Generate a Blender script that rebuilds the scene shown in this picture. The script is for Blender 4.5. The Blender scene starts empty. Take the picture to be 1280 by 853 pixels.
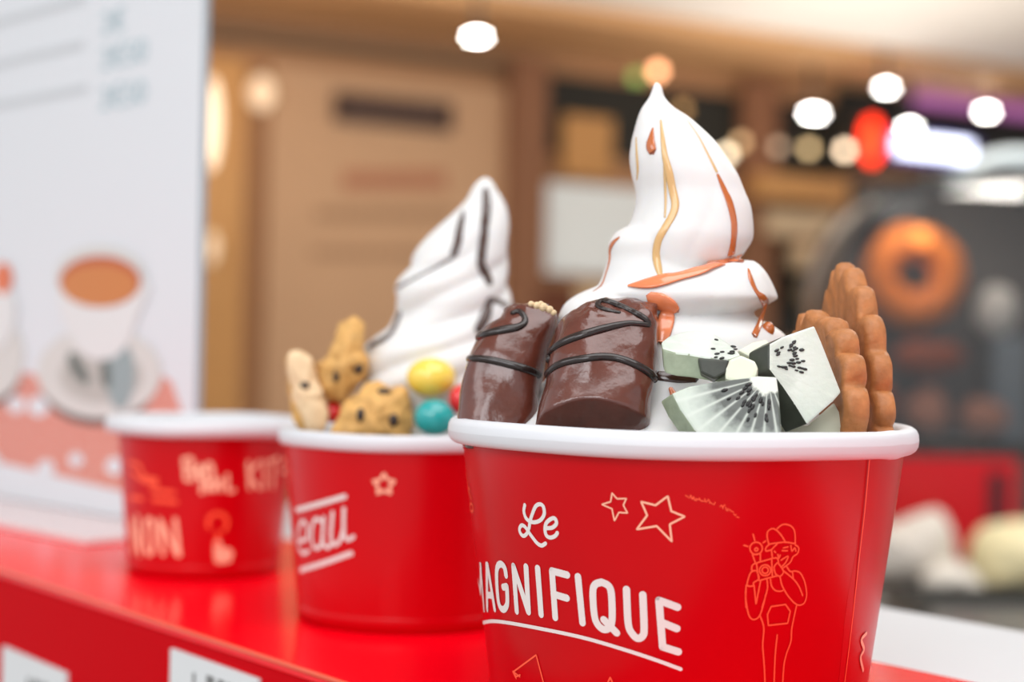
import bpy, bmesh, math, random
from mathutils import Vector, Matrix, noise
from mathutils.bvhtree import BVHTree
random.seed(7)
sc = bpy.context.scene
COL = sc.collection
PI = math.pi

# ------------------------------------------------------------------ camera
F_PX, CX, CY = 2000.0, 640.0, 426.5
CAM_Z, ROLL, PITCH = 0.0868, math.radians(1.2), 0.00325
CAM = Vector((0, 0, CAM_Z))
FWD = Vector((0, math.cos(PITCH), math.sin(PITCH)))
UP0 = Vector((0, -math.sin(PITCH), math.cos(PITCH)))
RT0 = Vector((1, 0, 0))
RT = RT0 * math.cos(ROLL) + UP0 * math.sin(ROLL)
UP = UP0 * math.cos(ROLL) - RT0 * math.sin(ROLL)
cd = bpy.data.cameras.new('camera')
cam = bpy.data.objects.new('camera', cd); COL.objects.link(cam)
cam.matrix_world = Matrix(((RT.x, UP.x, -FWD.x, 0), (RT.y, UP.y, -FWD.y, 0), (RT.z, UP.z, -FWD.z, CAM_Z), (0, 0, 0, 1)))
cd.sensor_width = 36.0
cd.lens = 36.0 * F_PX / 1280.0
cd.clip_start = 0.01
cd.dof.use_dof = True
cd.dof.focus_distance = 0.366
cd.dof.aperture_fstop = 7.3
cd.dof.aperture_blades = 7
cd.dof.aperture_rotation = 0.2
sc.camera = cam

# ------------------------------------------------------------------ world, lights, exposure
w = bpy.data.worlds.new('world'); sc.world = w; w.use_nodes = True
bg = w.node_tree.nodes['Background']
bg.inputs[0].default_value = (0.97, 0.975, 1.0, 1)
bg.inputs[1].default_value = 0.6

def area(name, loc, target, size, power, color=(1, 1, 1)):
    l = bpy.data.lights.new(name, 'AREA'); l.shape = 'RECTANGLE'; l.size, l.size_y = size
    l.energy = power; l.color = color
    o = bpy.data.objects.new(name, l); COL.objects.link(o); o.location = loc
    o.rotation_euler = (Vector(target) - Vector(loc)).to_track_quat('-Z', 'Y').to_euler()
    return o
area('ceiling_area_light', (0.25, 0.1, 0.985), (0.25, 0.101, 0), (1.0, 0.8), 6.0, (0.97, 0.99, 1))
area('front_fill_light', (-0.34, -0.75, 0.78), (0.0, 0.4, 0.08), (0.45, 0.8), 4.0, (0.96, 0.98, 1))  # lamp added in front for soft highlights on the chocolate
area('ceiling_area_light', (-1.3, -0.6, 0.985), (-1.3, -0.601, 0), (1.2, 0.9), 8.0, (0.97, 0.99, 1))
area('ceiling_area_light', (-0.6, 2.9, 0.985), (-0.5, 3.3, 0.0), (1.8, 0.6), 10.0, (1, 0.89, 0.76))
area('ceiling_area_light', (0.95, 1.75, 0.985), (0.95, 1.76, -0.2), (0.9, 0.7), 6.0, (1, 0.98, 0.95))  # added above the worktop to brighten the napkins and case
area('added_uplight', (0.9, 3.2, 0.55), (1.0, 3.2, 1.4), (3.0, 0.8), 8.0, (1, 0.93, 0.84))  # upward lamp added to brighten the white ceiling
area('added_uplight', (0.2, 3.3, 0.62), (0.35, 3.8, 1.02), (2.2, 0.25), 3.6, (1, 0.9, 0.78))  # weaker upward lamp added to brighten the soffit band
sc.view_settings.view_transform = 'Standard'
sc.view_settings.look = 'None'
sc.view_settings.gamma = 1.0
sc.view_settings.use_curve_mapping = False
sc.view_settings.exposure = 0.56
sc.cycles.use_denoising = True
sc.cycles.max_bounces = 8
sc.cycles.sample_clamp_indirect = 4.0

# ------------------------------------------------------------------ projection helpers
def ray(px, py):
    return (FWD * F_PX + RT * (px - CX) - UP * (py - CY)).normalized()
def P(px, py, Y):
    d = ray(px, py); return CAM + d * (Y / d.y)
def on_z(px, py, z):
    d = ray(px, py); return CAM + d * ((z - CAM_Z) / d.z)
def on_plane(px, py, p0, n):
    d = ray(px, py); return CAM + d * ((p0 - CAM).dot(n) / d.dot(n))

# ------------------------------------------------------------------ object helpers
def setp(o, label=None, cat=None, group=None, kind=None):
    if label: o['label'] = label
    if cat: o['category'] = cat
    if group: o['group'] = group
    if kind: o['kind'] = kind
    return o
def thing(name, label, cat, loc, group=None):
    o = bpy.data.objects.new(name, None); COL.objects.link(o); o.location = loc
    o.empty_display_size = 0.01
    return setp(o, label, cat, group)
def root_loc(o):
    while o.parent: o = o.parent
    return o.location.copy()
def mk(name, V, F, m, parent=None, smooth=True, origin=None):
    V = [Vector(v) for v in V]
    if parent is not None: L = root_loc(parent)
    elif origin is not None: L = Vector(origin)
    else: L = sum(V, Vector()) / len(V)
    me = bpy.data.meshes.new(name)
    me.from_pydata([tuple(v - L) for v in V], [], [tuple(f) for f in F]); me.update()
    if smooth:
        for p in me.polygons: p.use_smooth = True
    me.materials.append(m)
    o = bpy.data.objects.new(name, me); COL.objects.link(o)
    if parent is not None: o.parent = parent
    else: o.location = L
    return o
def smooth_by_angle(o, a=40):
    me = o.data
    bm = bmesh.new(); bm.from_mesh(me)
    for e in bm.edges:
        if len(e.link_faces) == 2: e.smooth = e.calc_face_angle(0) < math.radians(a)
    bm.to_mesh(me); bm.free(); return o
def box_vf(o, ax, ay, az, bevel=0.0, seg=2):
    """box from corner o spanned by vectors ax, ay, az"""
    bm = bmesh.new()
    vs = [bm.verts.new(o + ax * i + ay * j + az * k) for i in (0, 1) for j in (0, 1) for k in (0, 1)]
    for f in ((0, 1, 3, 2), (4, 6, 7, 5), (0, 4, 5, 1), (2, 3, 7, 6), (0, 2, 6, 4), (1, 5, 7, 3)):
        bm.faces.new([vs[i] for i in f])
    bmesh.ops.recalc_face_normals(bm, faces=bm.faces)
    if bevel: bmesh.ops.bevel(bm, geom=list(bm.edges), offset=bevel, segments=seg, affect='EDGES', profile=0.5)
    return out(bm)
def out(bm):
    bm.verts.index_update()
    V = [v.co.copy() for v in bm.verts]; Fc = [[v.index for v in f.verts] for f in bm.faces]
    bm.free(); return V, Fc
def join(*parts):
    V, Fc = [], []
    for v, f in parts:
        n = len(V); V += list(v); Fc += [[i + n for i in q] for q in f]
    return V, Fc
def axbox(x0, x1, y0, y1, z0, z1, bevel=0.0):
    return box_vf(Vector((x0, y0, z0)), Vector((x1 - x0, 0, 0)), Vector((0, y1 - y0, 0)), Vector((0, 0, z1 - z0)), bevel)
def lathe(c, prof, n=96):
    """prof: list of (r,z) around vertical axis through c"""
    V, Fc = [], []
    for r, z in prof:
        for k in range(n):
            a = 2 * PI * k / n; V.append(Vector((c[0] + r * math.cos(a), c[1] + r * math.sin(a), z)))
    for i in range(len(prof) - 1):
        for k in range(n):
            k2 = (k + 1) % n; Fc.append([i * n + k, i * n + k2, (i + 1) * n + k2, (i + 1) * n + k])
    return V, Fc
def ellipsoid(c, rx, ry, rz, rot=None, u=24, v=14):
    V, Fc = [], []
    for i in range(v + 1):
        t = PI * i / v
        for k in range(u):
            a = 2 * PI * k / u
            q = Vector((rx * math.sin(t) * math.cos(a), ry * math.sin(t) * math.sin(a), rz * math.cos(t)))
            if rot is not None: q = rot @ q
            V.append(Vector(c) + q)
    for i in range(v):
        for k in range(u):
            k2 = (k + 1) % u; Fc.append([i * u + k, (i + 1) * u + k, (i + 1) * u + k2, i * u + k2])
    return V, Fc
def catmull(pts, step):
    """smooth curve through 2-D or 3-D (or longer) tuples, densified by step on the first two coordinates"""
    pts = [tuple(map(float, p)) for p in pts]
    if len(pts) < 3:
        ctrl = pts
    o = []
    n = len(pts)
    for i in range(n - 1):
        p0 = pts[max(i - 1, 0)]; p1 = pts[i]; p2 = pts[i + 1]; p3 = pts[min(i + 2, n - 1)]
        d = math.hypot(p2[0] - p1[0], p2[1] - p1[1]); m = max(1, int(d / step))
        for k in range(m):
            t = k / m
            o.append(tuple(0.5 * (2 * b + (c - a) * t + (2 * a - 5 * b + 4 * c - e) * t * t + (3 * b - a - 3 * c + e) * t ** 3)
                           for a, b, c, e in zip(p0, p1, p2, p3)))
    o.append(pts[-1]); return o
def linear(pts, step):
    o = []
    for p, q in zip(pts[:-1], pts[1:]):
        m = max(1, int(math.hypot(q[0] - p[0], q[1] - p[1]) / step))
        o += [tuple(a + (b - a) * k / m for a, b in zip(p, q)) for k in range(m)]
    o.append(tuple(pts[-1])); return o
def circ(cx, cy, r, ry=None, n=28, a0=0, a1=2 * PI):
    ry = ry or r
    return [(cx + r * math.cos(a0 + (a1 - a0) * k / n), cy + ry * math.sin(a0 + (a1 - a0) * k / n)) for k in range(n + 1)]

# ------------------------------------------------------------------ materials
def lin(c):
    return tuple(((x / 255) / 12.92 if x <= 10 else (((x / 255) + 0.055) / 1.055) ** 2.4) for x in c)
def mat(name, rgb, rough=0.5, spec=0.5, metal=0.0, noise_amt=0.0, noise_scale=200.0, bump=0.0, bump_scale=400.0, sss=0.0, sss_r=0.003,
        coat=0.0, trans=0.0, emit=0.0, emit_rgb=None, alpha=1.0):
    m = bpy.data.materials.new(name); m.use_nodes = True
    nt = m.node_tree; b = nt.nodes['Principled BSDF']
    c = lin(rgb)
    b.inputs['Base Color'].default_value = (*c, 1)
    b.inputs['Roughness'].default_value = rough
    b.inputs['Specular IOR Level'].default_value = spec
    b.inputs['Metallic'].default_value = metal
    b.inputs['Coat Weight'].default_value = coat
    b.inputs['Coat Roughness'].default_value = 0.08
    b.inputs['Transmission Weight'].default_value = trans
    b.inputs['Alpha'].default_value = alpha
    if sss:
        b.inputs['Subsurface Weight'].default_value = sss
        b.inputs['Subsurface Radius'].default_value = (1, 0.8, 0.6)
        b.inputs['Subsurface Scale'].default_value = sss_r
    if emit:
        b.inputs['Emission Color'].default_value = (*lin(emit_rgb or rgb), 1)
        b.inputs['Emission Strength'].default_value = emit
    if noise_amt or bump:
        tc = nt.nodes.new('ShaderNodeTexCoord')
    if noise_amt:
        n = nt.nodes.new('ShaderNodeTexNoise'); n.inputs['Scale'].default_value = noise_scale; n.inputs['Detail'].default_value = 4
        mx = nt.nodes.new('ShaderNodeMix'); mx.data_type = 'RGBA'
        mx.inputs[6].default_value = (*[x * (1 - noise_amt) for x in c], 1)
        mx.inputs[7].default_value = (*[min(1, x * (1 + noise_amt)) for x in c], 1)
        nt.links.new(tc.outputs['Object'], n.inputs['Vector']); nt.links.new(n.outputs['Fac'], mx.inputs[0])
        nt.links.new(mx.outputs[2], b.inputs['Base Color'])
    if bump:
        n2 = nt.nodes.new('ShaderNodeTexNoise'); n2.inputs['Scale'].default_value = bump_scale; n2.inputs['Detail'].default_value = 3
        bp = nt.nodes.new('ShaderNodeBump'); bp.inputs['Strength'].default_value = bump; bp.inputs['Distance'].default_value = 0.0005
        nt.links.new(tc.outputs['Object'], n2.inputs['Vector']); nt.links.new(n2.outputs['Fac'], bp.inputs['Height'])
        nt.links.new(bp.outputs['Normal'], b.inputs['Normal'])
    return m
def kiwi_mat(name, dark=1.0, r_core=0.0035, r_seed=0.0095, spokes=26):
    """radial kiwi flesh around the object's own Z axis"""
    m = bpy.data.materials.new(name); m.use_nodes = True
    nt = m.node_tree; b = nt.nodes['Principled BSDF']; N = nt.nodes.new; L = nt.links.new
    tc = N('ShaderNodeTexCoord'); sep = N('ShaderNodeSeparateXYZ'); L(tc.outputs['Object'], sep.inputs[0])
    def mth(op, a, c=None, d=None):
        q = N('ShaderNodeMath'); q.operation = op
        for i, x in enumerate((a, c, d)):
            if x is None: continue
            if isinstance(x, (int, float)): q.inputs[i].default_value = x
            else: L(x, q.inputs[i])
        return q.outputs[0]
    r = mth('SQRT', mth('ADD', mth('MULTIPLY', sep.outputs[0], sep.outputs[0]), mth('MULTIPLY', sep.outputs[1], sep.outputs[1])))
    ang = mth('ARCTAN2', sep.outputs[1], sep.outputs[0])
    nz = N('ShaderNodeTexNoise'); nz.inputs['Scale'].default_value = 500; nz.inputs['Detail'].default_value = 3; L(tc.outputs['Object'], nz.inputs['Vector'])
    rr = mth('ADD', r, mth('MULTIPLY', mth('SUBTRACT', nz.outputs['Fac'], 0.5), 0.004))
    fac = mth('DIVIDE', rr, 0.024)
    cr = N('ShaderNodeValToRGB'); e = cr.color_ramp.elements
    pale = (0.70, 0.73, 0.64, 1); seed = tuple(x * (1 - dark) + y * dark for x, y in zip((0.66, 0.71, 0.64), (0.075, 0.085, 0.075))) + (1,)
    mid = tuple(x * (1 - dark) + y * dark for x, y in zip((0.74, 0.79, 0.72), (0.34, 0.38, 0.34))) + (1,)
    e[0].position = 0.0; e[0].color = pale
    e[1].position = 1.0; e[1].color = (0.50, 0.57, 0.48, 1)
    for p_, c_ in ((r_core / 0.024, pale), (r_core / 0.024 + 0.04, seed), (r_seed / 0.024, seed), (r_seed / 0.024 + 0.1, mid), (0.78, (0.56, 0.62, 0.55, 1))):
        q = e.new(min(0.99, p_)); q.color = c_
    L(fac, cr.inputs[0])
    sp = mth('POWER', mth('ABSOLUTE', mth('COSINE', mth('MULTIPLY', ang, spokes / 2))), 14.0)
    sp = mth('MULTIPLY', sp, 0.75)
    mx = N('ShaderNodeMix'); mx.data_type = 'RGBA'; L(sp, mx.inputs[0]); L(cr.outputs[0], mx.inputs[6]); mx.inputs[7].default_value = (0.62, 0.67, 0.60, 1)
    L(mx.outputs[2], b.inputs['Base Color'])
    bp = N('ShaderNodeBump'); bp.inputs['Strength'].default_value = 0.35; bp.inputs['Distance'].default_value = 0.0005
    L(nz.outputs['Fac'], bp.inputs['Height']); L(bp.outputs['Normal'], b.inputs['Normal'])
    b.inputs['Roughness'].default_value = 0.3
    b.inputs['Subsurface Weight'].default_value = 0.25; b.inputs['Subsurface Scale'].default_value = 0.003
    b.inputs['Subsurface Radius'].default_value = (0.8, 1, 0.7)
    return m

M = {}
M['red_paper'] = mat('red_paper', (196, 0, 15), 0.28, 0.24, noise_amt=0.04, noise_scale=60)
M['rim_white'] = mat('rim_white', (216, 219, 224), 0.45, 0.4, bump=0.12, bump_scale=180)
M['cup_inside'] = mat('cup_inside', (240, 240, 238), 0.5, 0.3)
M['print_white'] = mat('print_white', (226, 221, 218), 0.4, 0.3)
M['print_cream'] = mat('print_cream', (252, 190, 160), 0.4, 0.3)
M['print_orange'] = mat('print_orange', (250, 92, 62), 0.4, 0.3)
M['counter_red'] = mat('counter_red', (255, 2, 27), 0.16, 0.25, noise_amt=0.02, noise_scale=30)
M['counter_front'] = mat('counter_front', (196, 0, 15), 0.55, 0.03)
M['edge_highlight_red'] = mat('edge_highlight_red', (232, 84, 48), 0.15, 0.7)
M['cream'] = mat('cream', (227, 227, 226), 0.42, 0.35, sss=0.35, sss_r=0.004, bump=0.15, bump_scale=260)
M['caramel'] = mat('caramel', (222, 176, 116), 0.2, 0.5, coat=0.5, sss=0.3, sss_r=0.002)
M['caramel_dark'] = mat('caramel_dark', (188, 100, 46), 0.12, 0.6, coat=0.6)
M['caramel_pool'] = mat('caramel_pool', (228, 130, 84), 0.15, 0.6, coat=0.5, noise_amt=0.15, noise_scale=300)
M['choc_syrup'] = mat('choc_syrup', (64, 36, 26), 0.15, 0.6, coat=0.4)
M['milk_choc'] = mat('milk_choc', (92, 46, 35), 0.22, 0.55, noise_amt=0.28, noise_scale=230, bump=0.7, bump_scale=230, coat=0.4)
M['dark_choc'] = mat('dark_choc', (36, 26, 24), 0.22, 0.55, bump=0.2, bump_scale=500)
M['nut'] = mat('nut', (226, 200, 160), 0.6, 0.3, noise_amt=0.2)
M['biscuit'] = mat('biscuit', (180, 118, 70), 0.5, 0.4, noise_amt=0.45, noise_scale=330, bump=0.8, bump_scale=420)
M['cookie'] = mat('cookie', (216, 166, 98), 0.6, 0.35, noise_amt=0.5, noise_scale=210, bump=0.9, bump_scale=240)
M['cookie_pale'] = mat('cookie_pale', (234, 204, 164), 0.7, 0.25, noise_amt=0.14, noise_scale=160, bump=0.4, bump_scale=260)
M['chip_crevice'] = mat('chip_crevice', (52, 38, 34), 0.35, 0.5)
M['candy_yellow'] = mat('candy_yellow', (246, 212, 84), 0.14, 0.55, coat=0.5)
M['candy_teal'] = mat('candy_teal', (20, 160, 160), 0.14, 0.55, coat=0.5)
M['candy_red'] = mat('candy_red', (224, 24, 30), 0.14, 0.55, coat=0.5)
M['seed'] = mat('seed', (34, 34, 34), 0.3, 0.5)
M['kiwi_core'] = mat('kiwi_core', (218, 221, 200), 0.35, 0.4, noise_amt=0.05, sss=0.3)
M['kiwi_dark'] = kiwi_mat('kiwi_dark', 1.0)
M['kiwi_fan'] = kiwi_mat('kiwi_fan', 1.0, 0.0034, 0.0118, 30)
M['kiwi_pale'] = kiwi_mat('kiwi_pale', 0.16, 0.003, 0.0085, 34)  # pale copy; the large wedge's washed-out gloss is put into the colour
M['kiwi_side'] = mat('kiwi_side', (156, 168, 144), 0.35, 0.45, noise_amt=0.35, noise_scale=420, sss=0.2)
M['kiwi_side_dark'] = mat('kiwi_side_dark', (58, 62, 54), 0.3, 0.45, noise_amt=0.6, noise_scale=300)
M['label_white'] = mat('label_white', (216, 220, 222), 0.5, 0.3)
M['ink_grey'] = mat('ink_grey', (120, 120, 120), 0.6, 0.2)
M['ledge_white'] = mat('ledge_white', (216, 221, 226), 0.4, 0.4)
M['steel'] = mat('steel', (150, 150, 148), 0.35, 0.5, metal=0.7, noise_amt=0.1, noise_scale=20)
M['steel_dark'] = mat('steel_dark', (66, 66, 62), 0.4, 0.5, metal=0.3)
M['poster_white'] = mat('poster_white', (222, 228, 233), 0.35, 0.4)
M['acrylic'] = mat('acrylic', (228, 205, 203), 0.08, 0.5)  # pink tint put in for the poster's reflection on the foot
M['acrylic_edge'] = mat('acrylic_edge', (150, 160, 166), 0.15, 0.5)
def pm(name, rgb): M[name] = mat(name, rgb, 0.4, 0.35)
pm('p_coffee', (205, 128, 66)); pm('p_coffee_dark', (190, 92, 50)); pm('p_china', (214, 214, 210)); pm('p_china_dark', (186, 184, 178))
pm('p_china_light', (226, 228, 228)); pm('p_shadow', (92, 70, 64)); pm('p_teal', (150, 166, 168)); pm('p_dark', (96, 104, 98)); pm('p_ink', (166, 194, 202)); pm('p_line', (200, 206, 210))
pm('p_orange', (226, 120, 80))
# checked tablecloth print
m = mat('p_cloth', (216, 140, 120), 0.5, 0.3); M['p_cloth'] = m
nt = m.node_tree; b_ = nt.nodes['Principled BSDF']
tc = nt.nodes.new('ShaderNodeTexCoord'); mp = nt.nodes.new('ShaderNodeMapping'); mp.inputs['Rotation'].default_value = (0, 0, 0.79); ck = nt.nodes.new('ShaderNodeTexChecker')
ck.inputs['Scale'].default_value = 420; ck.inputs['Color1'].default_value = (*lin((206, 106, 88)), 1); ck.inputs['Color2'].default_value = (*lin((228, 178, 164)), 1)
nt.links.new(tc.outputs['Object'], mp.inputs[0]); nt.links.new(mp.outputs[0], ck.inputs[0]); nt.links.new(ck.outputs[0], b_.inputs['Base Color'])

# ------------------------------------------------------------------ large structure
U = Vector((0.6235, -0.7818, 0)); VV = Vector((0.7818, 0.6235, 0)); E0 = Vector((-0.0409, 0.4094, 0))   # front edge of the red counter
FLOOR_Z = -1.02
Z = Vector((0, 0, 1))
# back shop front, running away to the right
WO = Vector((-0.36, 4.5, 0)); WU = Vector((0.872, 0.4895, 0)); WN = Vector((0.4895, -0.872, 0))
def wl(px, py, off):
    q = on_plane(px, py, WO + WN * off, WN) - WO
    return q.dot(WU), q.z
def wbox(x0, y0, x1, y1, off0, off1, bevel=0.0):
    u0, z1 = wl(x0, y0, off1); u1, z0 = wl(x1, y1, off1)
    return box_vf(WO + WU * u0 + WN * off0 + Z * z0, WU * (u1 - u0), WN * (off1 - off0), Z * (z1 - z0), bevel)
def wpt(px, py, off): return on_plane(px, py, WO + WN * off, WN)
CEIL_Z = wl(690, 0, 0.45)[1]
M['wall_tan'] = mat('wall_tan', (178, 134, 98), 0.7, 0.2, noise_amt=0.08, noise_scale=3)
M['ceiling_white'] = mat('ceiling_white', (244, 240, 234), 0.8, 0.1)
M['fascia_brown'] = mat('fascia_brown', (206, 160, 114), 0.5, 0.3, noise_amt=0.12, noise_scale=2.5)
M['floor_tile'] = mat('floor_tile', (176, 166, 154), 0.4, 0.4, noise_amt=0.08, noise_scale=6)
setp(mk('floor', *axbox(-4, 6, -2.5, 8.5, FLOOR_Z - 0.05, FLOOR_Z), M['floor_tile'], smooth=False), kind='structure')
v = box_vf(WO + WU * -2.6 + Z * FLOOR_Z, WU * 9.0, WN * -0.12, Z * (CEIL_Z - FLOOR_Z))
setp(mk('wall_back', *v, M['wall_tan'], smooth=False), kind='structure')
v = box_vf(WO + WU * -2.6 + WN * -0.12 + Z * CEIL_Z, WU * 7.2, WN * 5.4, Z * 0.08)
setp(mk('ceiling', *v, M['ceiling_white'], smooth=False), kind='structure')
zb = wl(1280, 101, 0.45)[1]
v = join(box_vf(WO + WU * -2.6 + WN * 0.0 + Z * zb, WU * 7.2, WN * 0.45, Z * (CEIL_Z - zb)),
         box_vf(WO + WU * -2.6 + WN * 0.45 + Z * (zb + 0.10), WU * 7.2, WN * 0.06, Z * 0.05))
setp(mk('trim_1', *v, M['fascia_brown'], smooth=False), 'brown soffit band running along the top of the shop front', kind='structure')

v = wbox(200, 36, 690, 80, 0.001, 0.05, 0.004)
setp(mk('trim_2', *v, mat('band_brown', (112, 90, 68), 0.6), smooth=False), 'dark brown band above the tan banner', kind='structure')

# ------------------------------------------------------------------ counter, ledge, worktop
T0, T1 = -0.75, 0.95
def cbox(t0, t1, v0, v1, z0, z1, bevel=0.0):
    return box_vf(E0 + U * t0 + VV * v0 + Z * z0, U * (t1 - t0), VV * (v1 - v0), Z * (z1 - z0), bevel)
ct = thing('countertop', 'glossy red countertop carrying the three paper cups', 'countertop', E0 + U * 0.1 + VV * 0.07)
mk('top_panel', *cbox(T0, T1, 0.0010, 0.1395, -0.003, 0.0), M['counter_red'], ct, smooth=False)
o = mk('edge_highlight', *cbox(T0, T1, 0.0, 0.0010, -0.0013, 0.0, 0.0004), M['edge_highlight_red'], ct); setp(o, 'thin orange-red strip painted as the edge highlight')  # orange-red strip stands in for light caught on the counter edge
cb = thing('counter_base', 'red panelled counter front below the glossy red top', 'counter', E0 + U * 0.1 + VV * 0.07 + Z * FLOOR_Z)
mk('front_panel', *cbox(T0, T1, 0.0004, 0.014, FLOOR_Z, -0.0032), M['counter_front'], cb, smooth=False)
mk('carcass', *cbox(T0, T1, 0.0145, 0.139, FLOOR_Z, -0.0032), M['counter_front'], cb, smooth=False)
lg = mk('ledge', *cbox(T0, T1, 0.141, 0.230, FLOOR_Z, -0.0015, 0.003), M['ledge_white'], smooth=False)
setp(lg, 'plain white ledge running behind the red countertop on the right', 'ledge')
WZ = -0.2
wt = thing('worktop', 'grey steel worktop behind the white ledge carrying the red based case', 'worktop', (1.0, 1.9, FLOOR_Z))
mk('steel_top', *axbox(0.2, 1.9, 0.95, 2.75, WZ - 0.03, WZ, 0.004), M['steel'], wt, smooth=False)
mk('cabinet', *axbox(0.24, 1.86, 0.99, 2.71, FLOOR_Z, WZ - 0.0305), M['ledge_white'], wt, smooth=False)

# price cards on the counter front
FP = E0 + VV * 0.0; FN = -VV
def card(name, label, tl, tr, h, words):
    a = on_plane(*tl, FP + FN * 0.0008, FN); b = on_plane(*tr, FP + FN * 0.0008, FN); b.z = a.z
    t = thing(name, label, 'price card', (a + b) / 2 - Z * h, 'white price cards on the counter front')
    cd_ = mk('card', *box_vf(a - Z * h + FN * 0.0, b - a, -FN * 0.0011, Z * h), M['label_white'], t, smooth=False)
    e = (b - a); parts = []
    for (fx, fz, wd, hh) in words:
        parts.append(box_vf(a + e * fx - Z * (fz * h) + FN * 0.0001, e * wd, -FN * 0.0001, -Z * (hh * h)))
    mk('lettering', *join(*parts), M['ink_grey'], cd_, smooth=False)
card('price_card', 'white price card at the far left end of the red counter front', (3, 808), (82, 838), 0.024, [(0.42, .30, .05, .16), (0.52, .28, .1, .18), (.66, .27, .1, .18), (.80, .28, .06, .18), (.3, .62, .5, .1)])
card('price_card', 'white price card on the red counter front below the middle cup', (213, 811), (322, 851), 0.026, [(0.28, .18, .03, .15), (0.38, .28, .02, .06), (.44, .15, .09, .18), (.57, .15, .08, .18), (.68, .15, .03, .16), (.3, .6, .5, .1)])

# ------------------------------------------------------------------ cups
class Cup: pass
def make_cup(name, label, rim_px, Y, r_top, r_base, r_lip, lip_h, group):
    c = Cup(); q = P(*rim_px, Y); c.c = (q.x, q.y); c.H = q.z; c.rt, c.rb = r_top, r_base
    c.zt = c.H - lip_h * 0.42
    t = thing(name, label, 'paper cup', (q.x, q.y, 0), group); c.t = t
    c.rad = lambda z: r_base + (r_top - r_base) * z / c.zt
    wt_ = 0.0007
    prof = [(r_base - 0.002, 0.0), (r_base - 0.0003, 0.0), (r_base, 0.0004), (r_top, c.zt)]
    mk('body', *lathe(c.c, prof, 160), M['red_paper'], t); smooth_by_angle(t.children[-1] if False else bpy.data.objects[-1] if False else COL.objects[-1], 30)
    mk('lining', *lathe(c.c, [(r_top - wt_, c.zt), (c.rad(0.004) - wt_, 0.004), (0.0005, 0.0038)], 96), M['cup_inside'], t)
    # rolled lip: flattened tube
    ro, ri = r_lip, r_top - 0.0016
    rc, rw = (ro + ri) / 2, (ro - ri) / 2
    prof = []
    for k in range(17):
        a = 2 * PI * k / 16
        ex = 0.8
        cc, ss = math.cos(a), math.sin(a)
        prof.append((rc + rw * math.copysign(abs(cc) ** ex, cc), c.H + lip_h / 2 * math.copysign(abs(ss) ** ex, ss)))
    V, Fc = lathe(c.c, prof, 160)
    for v in V:                                                    # rolled paper is a little uneven
        a = math.atan2(v.y - c.c[1], v.x - c.c[0])
        v.z += 0.00012 * math.sin(a * 5 + 1) + 0.0004 * math.exp(-((a + 0.62) / 0.06) ** 2) * (-1 if v.z < c.H else 0.4)
    mk('rim', V, Fc, M['rim_white'], t)
    # crimped foot ring
    mk('foot_ring', *lathe(c.c, [(c.rad(0.0) - 0.001, 0.0002), (c.rad(0) + 0.00015, 0.0002), (c.rad(0.0045) + 0.00015, 0.0045), (c.rad(0.0045) - 0.0001, 0.005)], 120), M['red_paper'], t)
    return c
GC = 'red paper cups on the counter'
cupA = make_cup('paper_cup', 'large red paper cup nearest the camera lettered Le Magnifique', (850, 541), 0.3966, 0.0538, 0.0453, 0.0575, 0.0062, GC)
cupB = make_cup('paper_cup', 'medium red paper cup with cookies and candies, between the other two', (514, 546), 0.512, 0.0402, 0.0346, 0.0421, 0.0052, GC)
cupC = make_cup('paper_cup', 'small empty red paper cup with white rim beside the menu sign', (259, 531), 0.606, 0.0327, 0.0282, 0.0376, 0.0064, GC)

def cone_hit(c, px, py):
    d = ray(px, py); k = (c.rt - c.rb) / c.zt
    ox, oy, oz = CAM.x - c.c[0], CAM.y - c.c[1], CAM.z
    A = d.x ** 2 + d.y ** 2 - (k * d.z) ** 2
    r0 = c.rb + k * oz
    B = 2 * (ox * d.x + oy * d.y - k * d.z * r0); Cc = ox * ox + oy * oy - r0 * r0
    D = B * B - 4 * A * Cc
    if D < 0: return None
    t = (-B - math.sqrt(D)) / (2 * A); p = CAM + d * t
    return math.atan2(p.x - c.c[0], -(p.y - c.c[1])), p.z       # angle from facing -Y, height
def cone_pt(c, a, z, lift):
    r = c.rad(z) + lift
    return Vector((c.c[0] + r * math.sin(a), c.c[1] - r * math.cos(a), z))
def stroke2d(pts, wd, cap=True):
    """ribbon with round ends around a 2-D polyline; returns V2,F"""
    P2 = [Vector(p) for p in pts]
    Q = [P2[0]]
    for p in P2[1:]:
        if (p - Q[-1]).length > wd * 0.05: Q.append(p)
    if len(Q) < 2: return [], []
    closed = (Q[0] - Q[-1]).length < wd * 0.2 and len(Q) > 6
    V, Fc = [], []; n = len(Q); h = wd / 2
    for i in range(n):
        if closed: a, b = Q[(i - 1) % (n - 1)], Q[(i + 1) % (n - 1)]
        else: a, b = Q[max(i - 1, 0)], Q[min(i + 1, n - 1)]
        t = (b - a)
        if t.length < 1e-9: t = Vector((1, 0))
        t.normalize(); nn = Vector((-t.y, t.x)); V += [Q[i] + nn * h, Q[i] - nn * h]
    for i in range(n - 1): Fc.append([2 * i, 2 * i + 1, 2 * i + 3, 2 * i + 2])
    if cap and not closed:
        for (q, e) in ((Q[0], Q[0] - Q[1]), (Q[-1], Q[-1] - Q[-2])):
            a0 = math.atan2(e.y, e.x); s = len(V); V.append(q)
            for k in range(9): V.append(q + Vector((math.cos(a0 - PI / 2 + PI * k / 8), math.sin(a0 - PI / 2 + PI * k / 8))) * h)
            Fc += [[s, s + 1 + k, s + 2 + k] for k in range(8)]
    return V, Fc
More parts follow.
